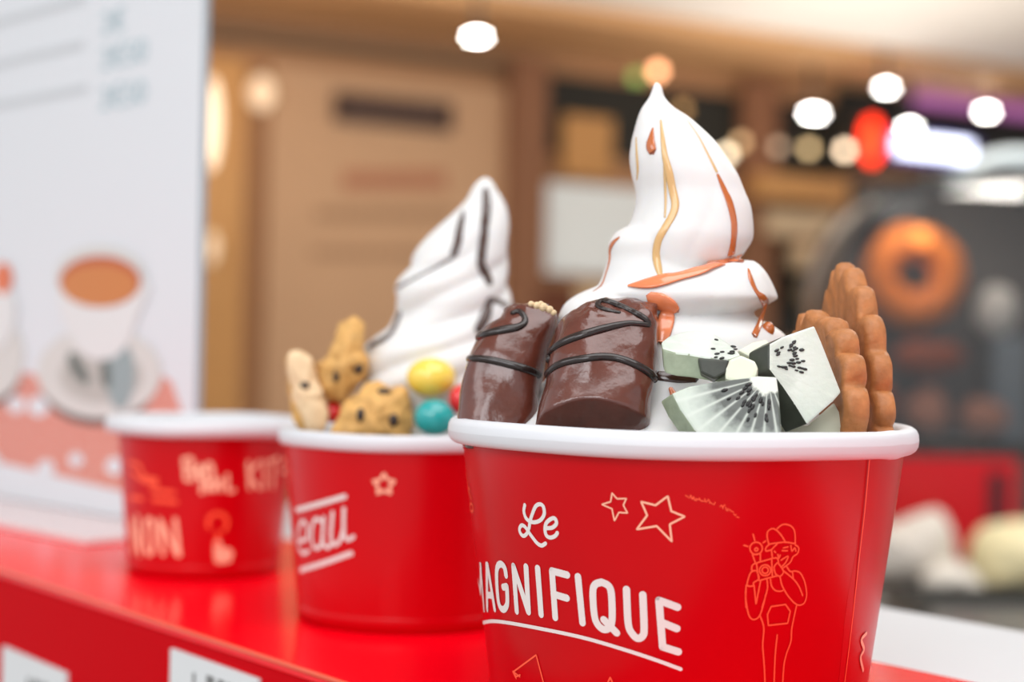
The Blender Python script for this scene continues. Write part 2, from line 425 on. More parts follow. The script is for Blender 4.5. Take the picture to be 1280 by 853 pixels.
def cup_print(c, name, strokes, wd, m, lift=0.00012, smooth=True, label=None, sub=1.5, parent=None):
    """strokes: pixel polylines laid on the cup's cone; wd in metres"""
    parts = []
    for s in strokes:
        pts = catmull(s, sub) if smooth else linear(s, sub)
        uv = [cone_hit(c, *p) for p in pts]; uv = [q for q in uv if q]
        if len(uv) < 2: continue
        rm = c.rad(uv[0][1])
        V2, Fc = stroke2d([(a * rm, z) for a, z in uv], wd)
        if V2: parts.append(([cone_pt(c, v.x / rm, v.y, lift) for v in V2], Fc))
    V, Fc = join(*parts)
    o = mk(name, V, Fc, m, parent or c.t)
    if label: o['label'] = label
    return o
def zf(s, ox, oy): return lambda pts: [(ox + x / s, oy + y / s) for x, y in pts]

# front cup lettering
z4 = zf(4.414, 580, 690)
LET = [[(66, 95), (86, 318)], [(68, 95), (93, 225)], [(93, 225), (94, 75)], [(93, 75), (112, 318)],
       [(128, 74), (130, 316)], [(132, 74), (171, 315)], [(131, 238), (158, 242)],
       [(275, 80), (293, 328)], [(275, 80), (356, 330)], [(344, 84), (358, 332)], [(408, 92), (427, 346)],
       [(487, 106), (505, 363)], [(487, 106), (570, 128)], [(495, 234), (568, 256)], [(630, 138), (655, 392)],
       [(772, 375), (843, 448)], [(1076, 268), (1096, 525)], [(1076, 268), (1178, 306)], [(1086, 388), (1174, 424)], [(1096, 525), (1182, 552)]]
LETC = [[(234, 130), (226, 88), (206, 68), (187, 84), (182, 140), (190, 260), (203, 308), (224, 318), (240, 290), (241, 240), (238, 192)], 
        [(238, 192), (218, 196)],
        [(760, 168), (724, 182), (712, 225), (719, 340), (735, 396), (770, 428), (803, 418), (818, 370), (814, 235), (798, 188), (760, 168)],
        [(897, 208), (906, 390), (924, 445), (958, 478), (988, 462), (994, 415), (987, 238)]]
o = cup_print(cupA, 'lettering', [z4(s) for s in LET] + [catmull(z4(s), 1.5) for s in LETC], 0.00165, M['print_white'], smooth=False, label='white block word MAGNIFIQUE')
z3 = zf(9.478, 630, 610)
LE = [[(250, 205), (240, 280), (265, 360), (315, 400), (375, 408), (440, 380), (480, 310), (470, 225), (430, 195), (380, 220), (340, 310), (312, 400),
       (300, 480), (270, 550), (230, 570), (195, 530), (190, 480), (215, 445), (255, 465), (300, 530), (350, 600), (400, 660), (450, 685), (495, 660)],
      [(510, 480), (580, 470), (625, 420), (605, 365), (560, 370), (505, 420), (490, 500), (510, 570), (560, 590), (610, 570), (635, 535)]]
cup_print(cupA, 'script_lettering', [z3(s) for s in LE], 0.00092, M['print_white'], label='white script word Le', sub=0.7)
cup_print(cupA, 'underline', [z4([(95, 404), (118, 389), (200, 386), (400, 420), (660, 475), (900, 545), (1080, 605), (1195, 648)])], 0.00085, M['print_white'], label='white curved underline')
z5 = zf(6.737, 740, 600)
S1 = [(170, 112), (212, 160), (290, 158), (265, 215), (300, 280), (228, 275), (190, 345), (170, 245), (85, 208), (158, 185), (170, 112)]
S2 = [(415, 185), (535, 215), (638, 138), (668, 265), (780, 310), (655, 375), (672, 520), (545, 390), (378, 418), (465, 300), (415, 185)]
cup_print(cupA, 'star_outline', [z5(S1)], 0.00034, M['print_cream'], smooth=False, sub=1)
cup_print(cupA, 'star_outline', [z5(S2)], 0.00045, M['print_cream'], smooth=False, sub=1)
S3 = [(763 + r * math.cos(a), 862 + r * math.sin(a)) for k in range(11) for r, a in [((15 if k % 2 == 0 else 7), -PI / 2 + PI * k / 5)]]
cup_print(cupA, 'star_outline', [S3], 0.00035, M['print_orange'], smooth=False, sub=1)
cup_print(cupA, 'flag_outline', [z4([(290, 700), (272, 665), (400, 570), (445, 740), (480, 900)]), z4([(272, 660), (310, 690)]), z4([(280, 670), (290, 690), (312, 680)])], 0.0004, M['print_orange'], smooth=False)
rnd = random.Random(3); sq = []
for x0, x1, y0, y1 in ((857, 892, 621, 629), (900, 923, 632, 646)):
    x = x0
    while x < x1:
        yb = y0 + (y1 - y0) * (x - x0) / (x1 - x0); sq.append([(x, yb + rnd.uniform(-3, 3)), (x + 1.5, yb + rnd.uniform(-3, 3)), (x + 3, yb + rnd.uniform(-3, 3))]); x += 3.4
cup_print(cupA, 'small_lettering', sq, 0.00022, M['print_orange'], sub=0.8, label='tiny curved orange writing')
cup_print(cupA, 'small_lettering', [[(583, 591), (586, 607)], [(585, 609), (588, 612)], [(586, 614), (590, 624)], [(589, 629), (592, 634), (591, 640), (588, 636), (589, 629)]], 0.0006, M['print_orange'], sub=1)
z6 = zf(7.108, 910, 640); z7 = zf(7.55, 910, 740)
FIG6 = [[(435, 150), (470, 120), (510, 112), (560, 130), (590, 180), (595, 290)], [(360, 285), (345, 220), (352, 175), (390, 150), (430, 165), (475, 215), (510, 275)],
        [(380, 340), (335, 348), (337, 318), (370, 288), (430, 278), (510, 270), (595, 285)], [(380, 340), (432, 288)], [(595, 295), (625, 320), (615, 370), (575, 400), (550, 450), (490, 497)],
        [(556, 300), (566, 350), (590, 320), (600, 350)], [(385, 345), (392, 412)], [(470, 430), (530, 395), (510, 450), (478, 485)], [(490, 322), (530, 312)], [(480, 345), (525, 347)], [(440, 380), (446, 402)], [(462, 385), (450, 412)],
        [(410, 350), (420, 362)], [(222, 200), (235, 255)], [(140, 298), (175, 308)], [(310, 275), (332, 260)], [(285, 375), (285, 440)], [(215, 380), (240, 450)], [(215, 382), (285, 372)],
        [(250, 455), (390, 415)], [(390, 415), (435, 412), (446, 450)], [(250, 455), (272, 612)], [(272, 612), (400, 578), (445, 568)], [(385, 417), (392, 577)], [(250, 455), (215, 475), (210, 520), (250, 522)],
        [(250, 522), (205, 535), (180, 590), (170, 655), (225, 657), (225, 630), (270, 600), (268, 560), (250, 522)], [(440, 450), (408, 490), (420, 550), (460, 572), (490, 530), (440, 450)],
        [(160, 655), (155, 760), (160, 850)], [(230, 660), (247, 820)], [(247, 820), (287, 615)], [(345, 605), (348, 680), (322, 780), (300, 850)], [(375, 600), (385, 660), (420, 700), (470, 706), (497, 690)],
        [(460, 575), (480, 660), (540, 760), (610, 825), (670, 815), (695, 740), (680, 630), (640, 545), (590, 525)], [(490, 525), (580, 600), (630, 670), (660, 745)], [(520, 490), (550, 530), (590, 525)], [(570, 535), (577, 590)]]
FIG7 = [[(163, 0), (170, 100), (195, 220), (235, 262), (290, 235), (330, 130), (352, 30)], [(300, 225), (335, 340), (325, 500), (335, 640), (345, 820), (348, 1150)], [(462, 410), (440, 650), (425, 1150)],
        [(645, 125), (600, 340), (590, 470), (545, 600), (520, 750), (500, 1150)]]
PK = [(405, 140), (540, 120), (585, 185), (560, 298), (378, 318), (370, 215), (405, 140)]
fig = [z6(s) for s in FIG6] + [z7(s) for s in FIG7] + [linear(z7(PK), 1.5)] + [z6(circ(248, 325, 55)), z6(circ(250, 335, 14)), z6(circ(328, 520, 50, 48)), z6(circ(328, 520, 28))]
cup_print(cupA, 'line_drawing', fig, 0.00034, M['print_orange'], sub=1.2, label='thin orange line drawing of a capped photographer')
# overlapped paper seam at the right of the front cup
sa = [cone_hit(cupA, *p) for p in ((1085, 575), (1079, 640), (1072, 700), (1062, 790), (1054, 853))]
a_top = sa[0][0]
V, Fc = [], []
NA, NZ = 10, 24
for j in range(NZ + 1):
    z = 0.0006 + (cupA.zt - 0.0008) * j / NZ
    for i in range(NA + 1):
        a = a_top + 0.012 * math.sin(z * 160) + (0.52) * i / NA
        V.append(cone_pt(cupA, a, z, 0.00035 if 0 < i else 0.0))
for j in range(NZ):
    for i in range(NA): Fc.append([j * (NA + 1) + i, j * (NA + 1) + i + 1, (j + 1) * (NA + 1) + i + 1, (j + 1) * (NA + 1) + i])
seam = mk('seam', V, Fc, M['red_paper'], cupA.t)
cup_print(cupA, 'seam_edge', [[(1085, 575), (1079, 640), (1072, 700), (1062, 790), (1054, 853), (1050, 885)]], 0.00042, M['print_orange'], lift=0.0004, parent=seam, label='pale raw paper edge of the seam')
cup_print(cupA, 'torn_flap', [[(1080, 792), (1074, 800), (1077, 812), (1073, 822), (1076, 838)]], 0.0009, M['print_cream'], lift=0.0006, parent=seam, label='small torn curl of pale paper')

# middle cup print
EAU = [[(374, 677), (384, 673), (384, 658), (379, 652), (374, 660), (373, 680), (378, 692), (386, 689)],
       [(403, 653), (395, 649), (390, 662), (391, 680), (396, 686), (402, 680), (404, 662)], [(405, 647), (404, 677), (409, 685), (414, 681)],
       [(416, 641), (414, 671), (418, 681), (425, 676), (430, 660)], [(430, 636), (430, 667), (435, 675), (442, 671)]]
cup_print(cupB, 'script_lettering', EAU, 0.00125, M['print_white'], label='white rounded letters eau')
cup_print(cupB, 'line', [[(371, 638), (400, 630), (431, 621)]], 0.00155, M['print_white'], label='white bar above the letters')
cup_print(cupB, 'line', [[(376, 713), (405, 704), (439, 692)]], 0.00155, M['print_white'], label='white bar below the letters')
S4 = [(480 + r * math.cos(a), 606 + r * math.sin(a)) for k in range(11) for r, a in [((14 if k % 2 == 0 else 7.5), -PI / 2 + PI * k / 5)]]
cup_print(cupB, 'star_outline', [S4], 0.0009, M['print_cream'], smooth=False)
# left cup print
NON = [[(164, 648), (167, 692)], [(172, 646), (175, 694)], [(164, 648), (175, 694)], 
       circ(187, 671, 6, 22), [(200, 650), (204, 693)], [(200, 650), (222, 694)], [(219, 650), (224, 694)]]
cup_print(cupC, 'lettering', [NON[0], NON[1], NON[2], NON[4], NON[5], NON[6], NON[3]], 0.0017, M['print_cream'], smooth=False, label='pale block letters NON')
cup_print(cupC, 'lettering_bars', [[(190, 613), (217, 616)], [(192, 625), (220, 628)], [(163, 622), (178, 624)], [(162, 578), (175, 583), (180, 596), (196, 600)], [(165, 590), (178, 600), (196, 606)]], 0.0016, M['print_orange'])
WRD = [[(229, 574), (232, 600)], [(229, 574), (239, 573), (240, 583), (231, 586)], [(231, 586), (242, 590), (240, 600), (232, 600)], [(246, 592), (254, 588), (250, 582), (246, 590), (250, 598), (256, 596)],
       [(258, 598), (258, 582), (264, 581), (267, 596)], [(252, 616), (252, 602), (258, 602), (260, 614)], circ(267, 606, 4, 7), [(276, 600), (276, 613)], [(284, 594), (285, 613), (292, 613)],
       [(310, 578), (312, 611)], [(324, 577), (312, 594), (324, 611)], [(330, 577), (331, 610)], [(336, 577), (347, 573)], [(342, 576), (341, 610)], [(352, 578), (366, 571)], [(362, 575), (368, 602)], [(352, 590), (362, 588)]]
cup_print(cupC, 'script_lettering', WRD, 0.0014, M['print_cream'], label='pale handwritten slogan')
cup_print(cupC, 'small_drawing', [circ(272, 654, 12, 12, 20, -3.6, 0.9), [(272, 667), (271, 682)]], 0.0014, M['print_orange'])
cup_print(cupC, 'small_drawing', [[(272, 680), (272, 695)], [(272, 695), (287, 693)], [(274, 690), (285, 690)], [(273, 700), (285, 699)]], 0.0028, M['print_cream'])

# ------------------------------------------------------------------ soft serve
def loft(rows, Yc, sides=72, kd=1.0, mod=None, ex=2.0, rstep=3.0, yoff=None):
    rows = catmull([(r[0], 0.0, r[1], r[2], r[3] if len(r) > 3 else 0.0) for r in rows], rstep)
    V, Fc = [], []; n = len(rows)
    for i, (y, _, xl, xr, sl) in enumerate(rows):
        a, b = P(xl, y, Yc), P(xr, y, Yc); c = (a + b) / 2; r = (b - a).length / 2; ax = (b - a).normalized()
        if yoff: c = c + Vector((0, yoff(y), 0))
        for k in range(sides):
            t = 2 * PI * k / sides; ct_, st = math.cos(t), math.sin(t)
            e = 2 / ex; X = math.copysign(abs(ct_) ** e, ct_); Yy = math.copysign(abs(st) ** e, st)
            g = mod(t, y) if mod else 1.0
            V.append(c + ax * (r * X * g) + Vector((0, 1, 0)) * (r * kd * Yy * g) + Z * (r * X * sl))
    for i in range(n - 1):
        for k in range(sides):
            k2 = (k + 1) % sides; Fc.append([i * sides + k, (i + 1) * sides + k, (i + 1) * sides + k2, i * sides + k2])
    for i0, flip in ((0, True), (n - 1, False)):
        s = len(V); V.append(sum(V[i0 * sides:(i0 + 1) * sides], Vector()) / sides)
        for k in range(sides):
            k2 = (k + 1) % sides; q = [s, i0 * sides + k, i0 * sides + k2]; Fc.append(q if flip else q[::-1])
    return V, Fc
def fuse(V, Fc, voxel, smooth_it=4, smooth_f=0.5):
    me = bpy.data.meshes.new('tmp'); me.from_pydata([tuple(v) for v in V], [], [tuple(f) for f in Fc]); me.update()
    o = bpy.data.objects.new('tmp', me); COL.objects.link(o)
    r = o.modifiers.new('r', 'REMESH'); r.mode = 'VOXEL'; r.voxel_size = voxel
    s = o.modifiers.new('s', 'SMOOTH'); s.iterations = smooth_it; s.factor = smooth_f
    dg = bpy.context.evaluated_depsgraph_get(); ev = o.evaluated_get(dg); m2 = ev.to_mesh()
    V2 = [v.co.copy() for v in m2.vertices]; F2 = [list(p.vertices) for p in m2.polygons]
    ev.to_mesh_clear(); bpy.data.objects.remove(o); bpy.data.meshes.remove(me)
    return V2, F2
def bvh(*vfs):
    V, Fc = join(*vfs); return BVHTree.FromPolygons([tuple(v) for v in V], Fc)
def drape(tree, pts, hk=0.35, sub=2.0, lift=0.0, smooth=True, nseg=10, wk=1.3):
    """tube lying on a surface: pts (px, py, width_px)"""
    pts = catmull(pts, sub) if smooth else linear(pts, sub)
    H = []
    for x, y, wd in pts:
        loc, n, i, d = tree.ray_cast(CAM, ray(x, y))
        if loc is None: continue
        if n.dot(ray(x, y)) > 0: n = -n
        H.append([loc, n, max(0.5, wd) * wk * d / F_PX / 2])
    if len(H) < 2: return [], []
    for it in range(2):                                               # keep the run smooth over creases
        for i in range(1, len(H) - 1):
            H[i][0] = H[i][0] * 0.6 + (H[i - 1][0] + H[i + 1][0]) * 0.2; H[i][1] = (H[i][1] * 2 + H[i - 1][1] + H[i + 1][1]).normalized()
    V, Fc = [], []; m = len(H)
    for i, (p, n, r) in enumerate(H):
        t = (H[min(i + 1, m - 1)][0] - H[max(i - 1, 0)][0]).normalized(); s = n.cross(t).normalized()
        e = 1.0
        for k in range(nseg):
            a = 2 * PI * k / nseg; V.append(p + s * (r * e * math.cos(a)) + n * (r * hk * e * math.sin(a) + lift))
    for i in range(m - 1):
        for k in range(nseg):
            k2 = (k + 1) % nseg; Fc.append([i * nseg + k, (i + 1) * nseg + k, (i + 1) * nseg + k2, i * nseg + k2])
    for i0, sg in ((0, -1), (m - 1, 1)):
        s_ = len(V); t = (H[i0][0] - H[i0 - sg][0]).normalized(); V.append(H[i0][0] + t * H[i0][2] * 0.7 + H[i0][1] * lift)
        for k in range(nseg): Fc.append([s_, i0 * nseg + k, i0 * nseg + (k + 1) % nseg])
    return V, Fc

YA = 0.400
tierA = loft([(103, 819.5, 822), (105, 817, 825), (110, 815.5, 828), (122, 811, 831), (135, 802, 843), (147, 797, 861), (163, 792.5, 879), (178, 789, 894), (199, 787, 909), (219, 790, 922),
              (240, 795, 931), (259, 794, 939), (277, 788, 942), (294, 780, 942), (308, 778, 939, .06), (322, 780, 934, .15), (333, 785, 928, .2), (341, 792, 920, .24), (347, 808, 905, .24)], YA, 90, 0.95,
             mod=lambda t, y: 1 + 0.035 * min(1, max(0, (y - 120) / 60)) * (abs(math.cos(2.5 * (t + (y - 100) * 0.0045))) ** 0.6 - 0.85))
tierB0 = loft([(282, 786, 900), (290, 770, 905), (305, 760.5, 905), (322, 760, 905), (336, 756, 905), (348, 752, 905), (360, 746, 900), (372, 742, 890)], YA, 90, 0.9)
tierB = loft([(347, 775, 915, .24), (345, 752, 930, .22), (347, 741, 942, .2), (354, 737, 955, .14), (363, 735, 965, .06), (371, 736, 971, 0), (378, 738, 970, .03), (387, 744, 963, .08), (394, 750, 957, .12), (397, 758, 951, .13), (399, 772, 943, .13),
              (405, 778, 938, .1), (420, 776, 936, .05), (446, 772, 932, 0)], YA, 90, 0.97,
             mod=lambda t, y: 1 + 0.025 * (abs(math.cos(3.5 * (t + 0.3 + y * 0.004))) ** 0.5 - 1))
tierC = loft([(358, 745, 900), (368, 722, 930), (380, 706, 938), (396, 698, 944), (408, 696, 966), (424, 694, 984), (460, 690, 1000), (490, 668, 1020), (512, 640, 1048), (535, 610, 1080), (560, 612, 1078)], YA, 90, 0.80)
ICA = fuse(*join(tierA, tierB0, tierB, tierC), 0.0005, 2)
ic = thing('soft_serve', 'tall white soft serve swirl with caramel sauce in the front cup', 'ice cream', (cupA.c[0], cupA.c[1], 0.05), 'soft serve swirls')
mk('swirl', *ICA, M['cream'], ic)
tA = bvh(ICA)
cs = [drape(tA, q, 0.3) for q in (
    [(826, 150, 2), (828, 170, 4), (831, 195, 6), (836, 215, 8), (840, 235, 8), (844, 255, 8), (841, 268, 8), (833, 282, 8), (823, 300, 8), (820, 318, 8), (823, 335, 7), (826, 346, 4)],
    [(830, 205, 2), (831, 225, 3), (832, 250, 3), (831, 272, 2)],
    [(795, 172, 2), (796, 195, 4), (797, 212, 4), (796, 225, 2)], [(859, 150, 1), (874, 172, 2), (886, 195, 2.5), (896, 215, 3)])]
for vf in cs: setp(mk('sauce_streak', *vf, M['caramel'], ic), 'thin pale caramel trail')
cs = [drape(tA, q, 0.35) for q in (
    [(816, 160, 2), (814, 172, 7), (813, 182, 11), (816, 190, 9)],
    [(897, 218, 3), (904, 234, 6), (911, 250, 8), (916, 268, 8), (918, 285, 8), (917, 302, 8), (914, 318, 10)],
    [(774, 297, 3), (767, 303, 6), (762.5, 311, 7), (762, 325, 5), (758, 340, 4), (752, 356, 3), (742, 364, 2)],
    [(936, 336, 3), (939, 350, 7), (946, 365, 6), (955, 375, 8), (958, 386, 8), (951, 402, 6), (943, 420, 7)])]
for vf in cs: setp(mk('sauce_drip', *vf, M['caramel_dark'], ic), 'darker amber caramel drip')
mk('chocolate_streak', *drape(tA, [(822, 470, 10), (846, 472, 12), (870, 474, 8)], 0.3), M['choc_syrup'], ic)['label'] = 'dark brown streak under the kiwi'
cs = [drape(tA, q, 0.24, lift=0.0003) for q in (
    [(786, 358, 4), (800, 356, 12), (815, 354, 17), (832, 350, 17), (850, 346, 13), (868, 341, 14), (885, 335, 18), (902, 330, 20), (917, 327, 17), (926, 328, 9)],
    [(812, 371, 10), (826, 377, 18), (838, 383, 16), (846, 388, 8)], [(834, 384, 10), (833, 398, 16), (830, 414, 15), (828, 428, 10)],
    [(838, 486, 4), (845, 500, 8), (850, 512, 5)], [(856, 520, 4), (863, 532, 8), (867, 545, 8)], [(914, 327, 5), (921, 322, 6), (926, 318, 3)])]
cs = [c_ for c_ in cs if c_[0]]
for vf in cs: setp(mk('sauce_pool', *vf, M['caramel_pool'], ic), 'glossy orange caramel pooled in the fold')

YB = 0.517
def tw(t, y):
    ph = 0.012 * (y - 220) + (0.07 * (y - 318) if y > 318 else 0)
    return 1 + 0.085 * min(1, max(0, (y - 228) / 40)) * (abs(math.cos(2.5 * t + ph + 0.5)) ** 0.75 - 0.72)
tB = loft([(222, 604, 609), (226, 598, 615), (236, 590, 620), (250, 583, 629), (266, 568, 635), (284, 548, 637), (303, 529, 636), (320, 517, 635), (335, 511, 634), (349, 500, 634), (362, 495, 636),
           (376, 495, 638), (390, 497, 640), (405, 488, 640), (422, 470, 641), (436, 456, 641), (470, 448, 642), (500, 440, 630), (530, 420, 615), (560, 405, 618)], YB, 90, 0.9, mod=tw)
ICB = fuse(*tB, 0.0006, 2)
ib = thing('soft_serve', 'leaning white soft serve swirl with dark chocolate syrup in the middle cup', 'ice cream', (cupB.c[0], cupB.c[1], 0.045), 'soft serve swirls')
mk('swirl', *ICB, M['cream'], ib)
tBv = bvh(ICB)
cs = [drape(tBv, q, 0.4) for q in (
    [(579, 264, 3), (577, 275, 7), (574, 290, 8), (572, 303, 8), (567, 318, 8)],
    [(607, 236, 6), (608, 255, 9), (606, 280, 9), (604, 300, 9), (602, 318, 9), (602, 332, 10), (609, 345, 10), (612, 355, 8)],
    [(611, 376, 9), (608, 392, 11), (604, 402, 11), (597, 414, 9)], [(611, 375, 7), (622, 376, 7), (634, 382, 7)],
    [(500, 391, 6), (496, 402, 8), (490, 415, 7), (478, 425, 7), (462, 432, 6)], [(496, 360, 3), (520, 347, 3), (545, 334, 3), (566, 322, 3)])]
for vf in cs: setp(mk('sauce_streak', *vf, M['choc_syrup'], ib), 'dark chocolate syrup trail')

# ------------------------------------------------------------------ toppings of the front cup
def choc(label, rows, Y, kd, crease, seed, drizzles, lean):
    y0 = rows[0][0]; y1 = rows[-1][0]
    V, Fc = loft(rows, Y, 72, kd, ex=2.9, rstep=2.5, yoff=lambda y: lean * (y1 - y))
    cx_ = sum(v.x for v in V) / len(V)
    for v in V:
        q = v * 160 + Vector((seed * 7.1, 0, 0)); v += Vector((noise.noise(q), noise.noise(q + Vector((9, 3, 1))), noise.noise(q + Vector((1, 8, 4))))) * 0.0006
        zt_ = P(640, 398, Y).z
        if v.z > zt_ : q2 = v * 420; v += Vector((noise.noise(q2), noise.noise(q2 + Vector((3, 3, 1))), noise.noise(q2 + Vector((5, 1, 4))))) * min(0.0009, (v.z - zt_) * 0.35)
    if crease:
        xc, yc, half, k = crease
        for v in V:
            d = v - CAM; s = F_PX / d.dot(FWD); px = CX + d.dot(RT) * s; py = CY - d.dot(UP) * s
            lim = yc + ((px - xc) / half) ** 2 * 20
            if py > lim and v.y < Y + lean * (y1 - py): v.y += (py - lim) * k
    t = thing('chocolate_bar_piece', label, 'chocolate', (cx_, Y, 0.06), 'chocolate bar pieces in the front cup')
    co = mk('coating', V, Fc, M['milk_choc'], t)
    tr = bvh((V, Fc))
    for d in drizzles: mk('drizzle', *drape(tr, d, 0.75, 1.5, nseg=12, wk=1.5), M['dark_choc'], co)['label'] = 'dark chocolate drizzle line'
    return t, tr
cR, trR = choc('wide milk chocolate bar piece with looped drizzle, beside the kiwi',
    [(371, 768, 800), (373, 757, 812), (378, 742, 822), (386, 722, 827), (396, 707, 828.5), (410, 699, 828), (440, 690, 826), (470, 684, 823), (500, 677, 817), (525, 672, 812), (540, 670, 810), (560, 672, 806)], 0.366, 0.86,
    (738, 498, 62, 0.00022), 1,
    [[(678, 482, 7), (680, 474, 7), (689, 462, 7), (704.6, 453.6, 7), (727, 449, 7), (753.5, 446, 7), (776, 449, 7), (798, 458, 7.5), (815, 469, 8), (821, 478, 7)],
     [(686, 450, 7), (688, 440, 7.5), (702, 429, 8), (727, 419, 8), (758, 410, 7), (785, 404.5, 5.5), (800, 405, 5), (811, 406, 5), (808, 400, 5.5), (793.6, 391, 6), (771, 381, 6.5), (753, 376, 6), (747, 381, 5), (754, 386, 4), (775, 391, 3)]], 0.00008)
cL, trL = choc('narrow milk chocolate bar piece with nut crumbs, leftmost in the cup',
    [(380, 652, 676), (382, 640, 690), (387, 632, 696), (394, 626, 698), (402, 614, 697), (412, 604, 695), (425, 595, 691), (440, 588, 687), (460, 581, 682), (485, 577, 676), (510, 573, 674), (525, 572, 672), (540, 574, 670), (560, 578, 666)], 0.386, 0.9,
    None, 2,
    [[(577, 464, 6), (577.5, 457, 6), (582, 450, 6), (590, 448, 6), (611, 450, 6.5), (638, 456, 7), (662, 463, 7), (674, 469, 6)],
     [(592, 430, 6), (597, 422, 7), (613, 416, 8), (632, 412, 8), (648, 409, 7), (656, 403, 6), (655, 395, 5), (648, 389, 5), (640, 392, 5)]], 0.00006)
pcs = []
for x, y, r in ((671, 382, 5), (679, 384, 6), (687, 387, 5), (676, 380, 4), (692, 391, 4), (664, 380, 4)):
    q = P(x, y, 0.383); pcs.append(ellipsoid(q, r / 5200, r / 5200, r / 5600, u=8, v=6))
setp(mk('nut_crumbs', *join(*pcs), M['nut'], cL, smooth=False), 'pale nut crumbs at the broken end')

def basis(n):
    n = n.normalized(); x = Vector((1, 0, 0)); x = (x - n * x.dot(n)).normalized(); y = n.cross(x)
    return Matrix((x, y, n)).transposed()
def kiwi(label, poly, ctr, Y, n, thick, core_px, m_face, m_side, extr=None, seeds=None, name='kiwi_piece', bevel=0.0005):
    n = Vector(n).normalized(); p0 = P(*ctr, Y); R = basis(n); core = on_plane(*core_px, p0, n)
    pts = [on_plane(x, y, p0, n) for x, y in poly]
    e = Vector(extr) if extr else -n * thick
    bm = bmesh.new(); Ri = R.inverted()
    a = [bm.verts.new(Ri @ (p - core)) for p in pts]; b = [bm.verts.new(Ri @ (p + e - core)) for p in pts]
    k = len(pts)
    f0 = bm.faces.new(a); bm.faces.new(b[::-1])
    for i in range(k): bm.faces.new([a[i], b[i], b[(i + 1) % k], a[(i + 1) % k]])
    bmesh.ops.recalc_face_normals(bm, faces=bm.faces)
    for f in bm.faces: f.material_index = 1
    nf = f0.normal.copy(); bmesh.ops.bevel(bm, geom=list(bm.edges), offset=bevel, segments=2, affect='EDGES', profile=0.6)
    for f in bm.faces:
        f.normal_update(); f.material_index = 0 if f.normal.dot(nf) > 0.75 else 1
    me = bpy.data.meshes.new(name); bm.to_mesh(me); bm.free()
    me.materials.append(m_face); me.materials.append(m_side)
    o = bpy.data.objects.new(name, me); COL.objects.link(o); o.matrix_world = Matrix.Translation(core) @ R.to_4x4()
    setp(o, label, 'kiwi', 'cut kiwi pieces in the front cup')
    if seeds:
        sv = []
        for x, y, l in seeds:
            q = on_plane(x, y, p0, n) + n * 0.0001; d = (q - core); d = d.normalized() if d.length > 1e-6 else Vector((1, 0, 0)); s = n.cross(d)
            rot = Matrix((d, s, n)).transposed()
            V, Fc = ellipsoid((0, 0, 0), l, l * 0.5, l * 0.35, u=8, v=5)
            sv.append(([Ri @ (q + rot @ v - core) for v in V], Fc))
        V, Fc = join(*sv)
        sm = bpy.data.meshes.new('seeds'); sm.from_pydata([tuple(v) for v in V], [], Fc); sm.update()
        for p in sm.polygons: p.use_smooth = True
        sm.materials.append(M['seed']); so = bpy.data.objects.new('seeds', sm); COL.objects.link(so); so.parent = o; so['kind'] = 'stuff'
    return o
rs = random.Random(11)
def ring_seeds(cx, cy, r0, r1, a0, a1, n, l=0.00075):
    return [(cx + r * math.cos(a), cy + r * math.sin(a), l * rs.uniform(0.8, 1.2)) for r, a in ((rs.uniform(r0, r1), rs.uniform(a0, a1)) for _ in range(n))]
kiwi('fan shaped kiwi slice with dark seed band resting against the front rim', [(840, 492), (862, 483), (893, 477), (918, 474), (947, 470), (971, 471), (974, 492), (977, 530), (978, 556), (888, 556), (868, 538), (850, 512)],
     (910, 520), 0.354, (-0.25, -0.9, 0.35), 0.0065, (960, 471), M['kiwi_fan'], M['kiwi_side'], extr=(-0.0022, 0.0045, -0.002), seeds=ring_seeds(962, 474, 26, 58, 1.5, 2.9, 26))
kiwi('pale kiwi piece lying flat beside the wide chocolate piece', [(826, 428), (836, 420), (855, 414), (875, 412), (893, 417), (908, 427), (921, 437), (926, 444), (912, 449), (890, 447), (862, 442), (842, 440), (828, 436)],
     (875, 432), 0.366, (-0.05, -0.62, 0.78), 0.006, (940, 437), M['kiwi_pale'], M['kiwi_side'], extr=(0.0006, -0.0002, -0.0056), seeds=ring_seeds(940, 440, 18, 50, 2.85, 3.6, 12, 0.0006))
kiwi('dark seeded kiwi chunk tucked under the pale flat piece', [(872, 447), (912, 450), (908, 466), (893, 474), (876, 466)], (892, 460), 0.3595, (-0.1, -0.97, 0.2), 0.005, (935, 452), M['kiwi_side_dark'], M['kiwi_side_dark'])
kiwi('small cream coloured kiwi core chunk in the middle of the kiwi', [(907, 456), (912, 449), (926, 443), (944, 451), (948, 460), (945, 471), (934, 482), (906, 474)], (926, 462), 0.3585, (-0.15, -0.9, 0.4), 0.006, (926, 462), M['kiwi_core'], M['kiwi_core'], bevel=0.0008)
kiwi('large pale kiwi wedge leaning on the biscuits', [(962, 430), (978, 421), (1018, 407), (1027, 427), (1040, 460), (1052, 491), (1042, 502), (1009, 531), (993, 505), (976, 480), (962, 462)],
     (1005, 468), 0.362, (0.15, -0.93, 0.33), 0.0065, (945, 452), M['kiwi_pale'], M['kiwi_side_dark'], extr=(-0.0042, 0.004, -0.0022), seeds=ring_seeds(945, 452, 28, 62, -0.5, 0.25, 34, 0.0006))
kiwi('white wedge of kiwi between the flat piece and the large wedge', [(922, 438), (940, 428), (958, 424), (966, 434), (964, 456), (950, 460), (945, 450)], (945, 442), 0.3675, (0.0, -0.8, 0.6), 0.006, (945, 442), M['kiwi_core'], M['kiwi_core'])
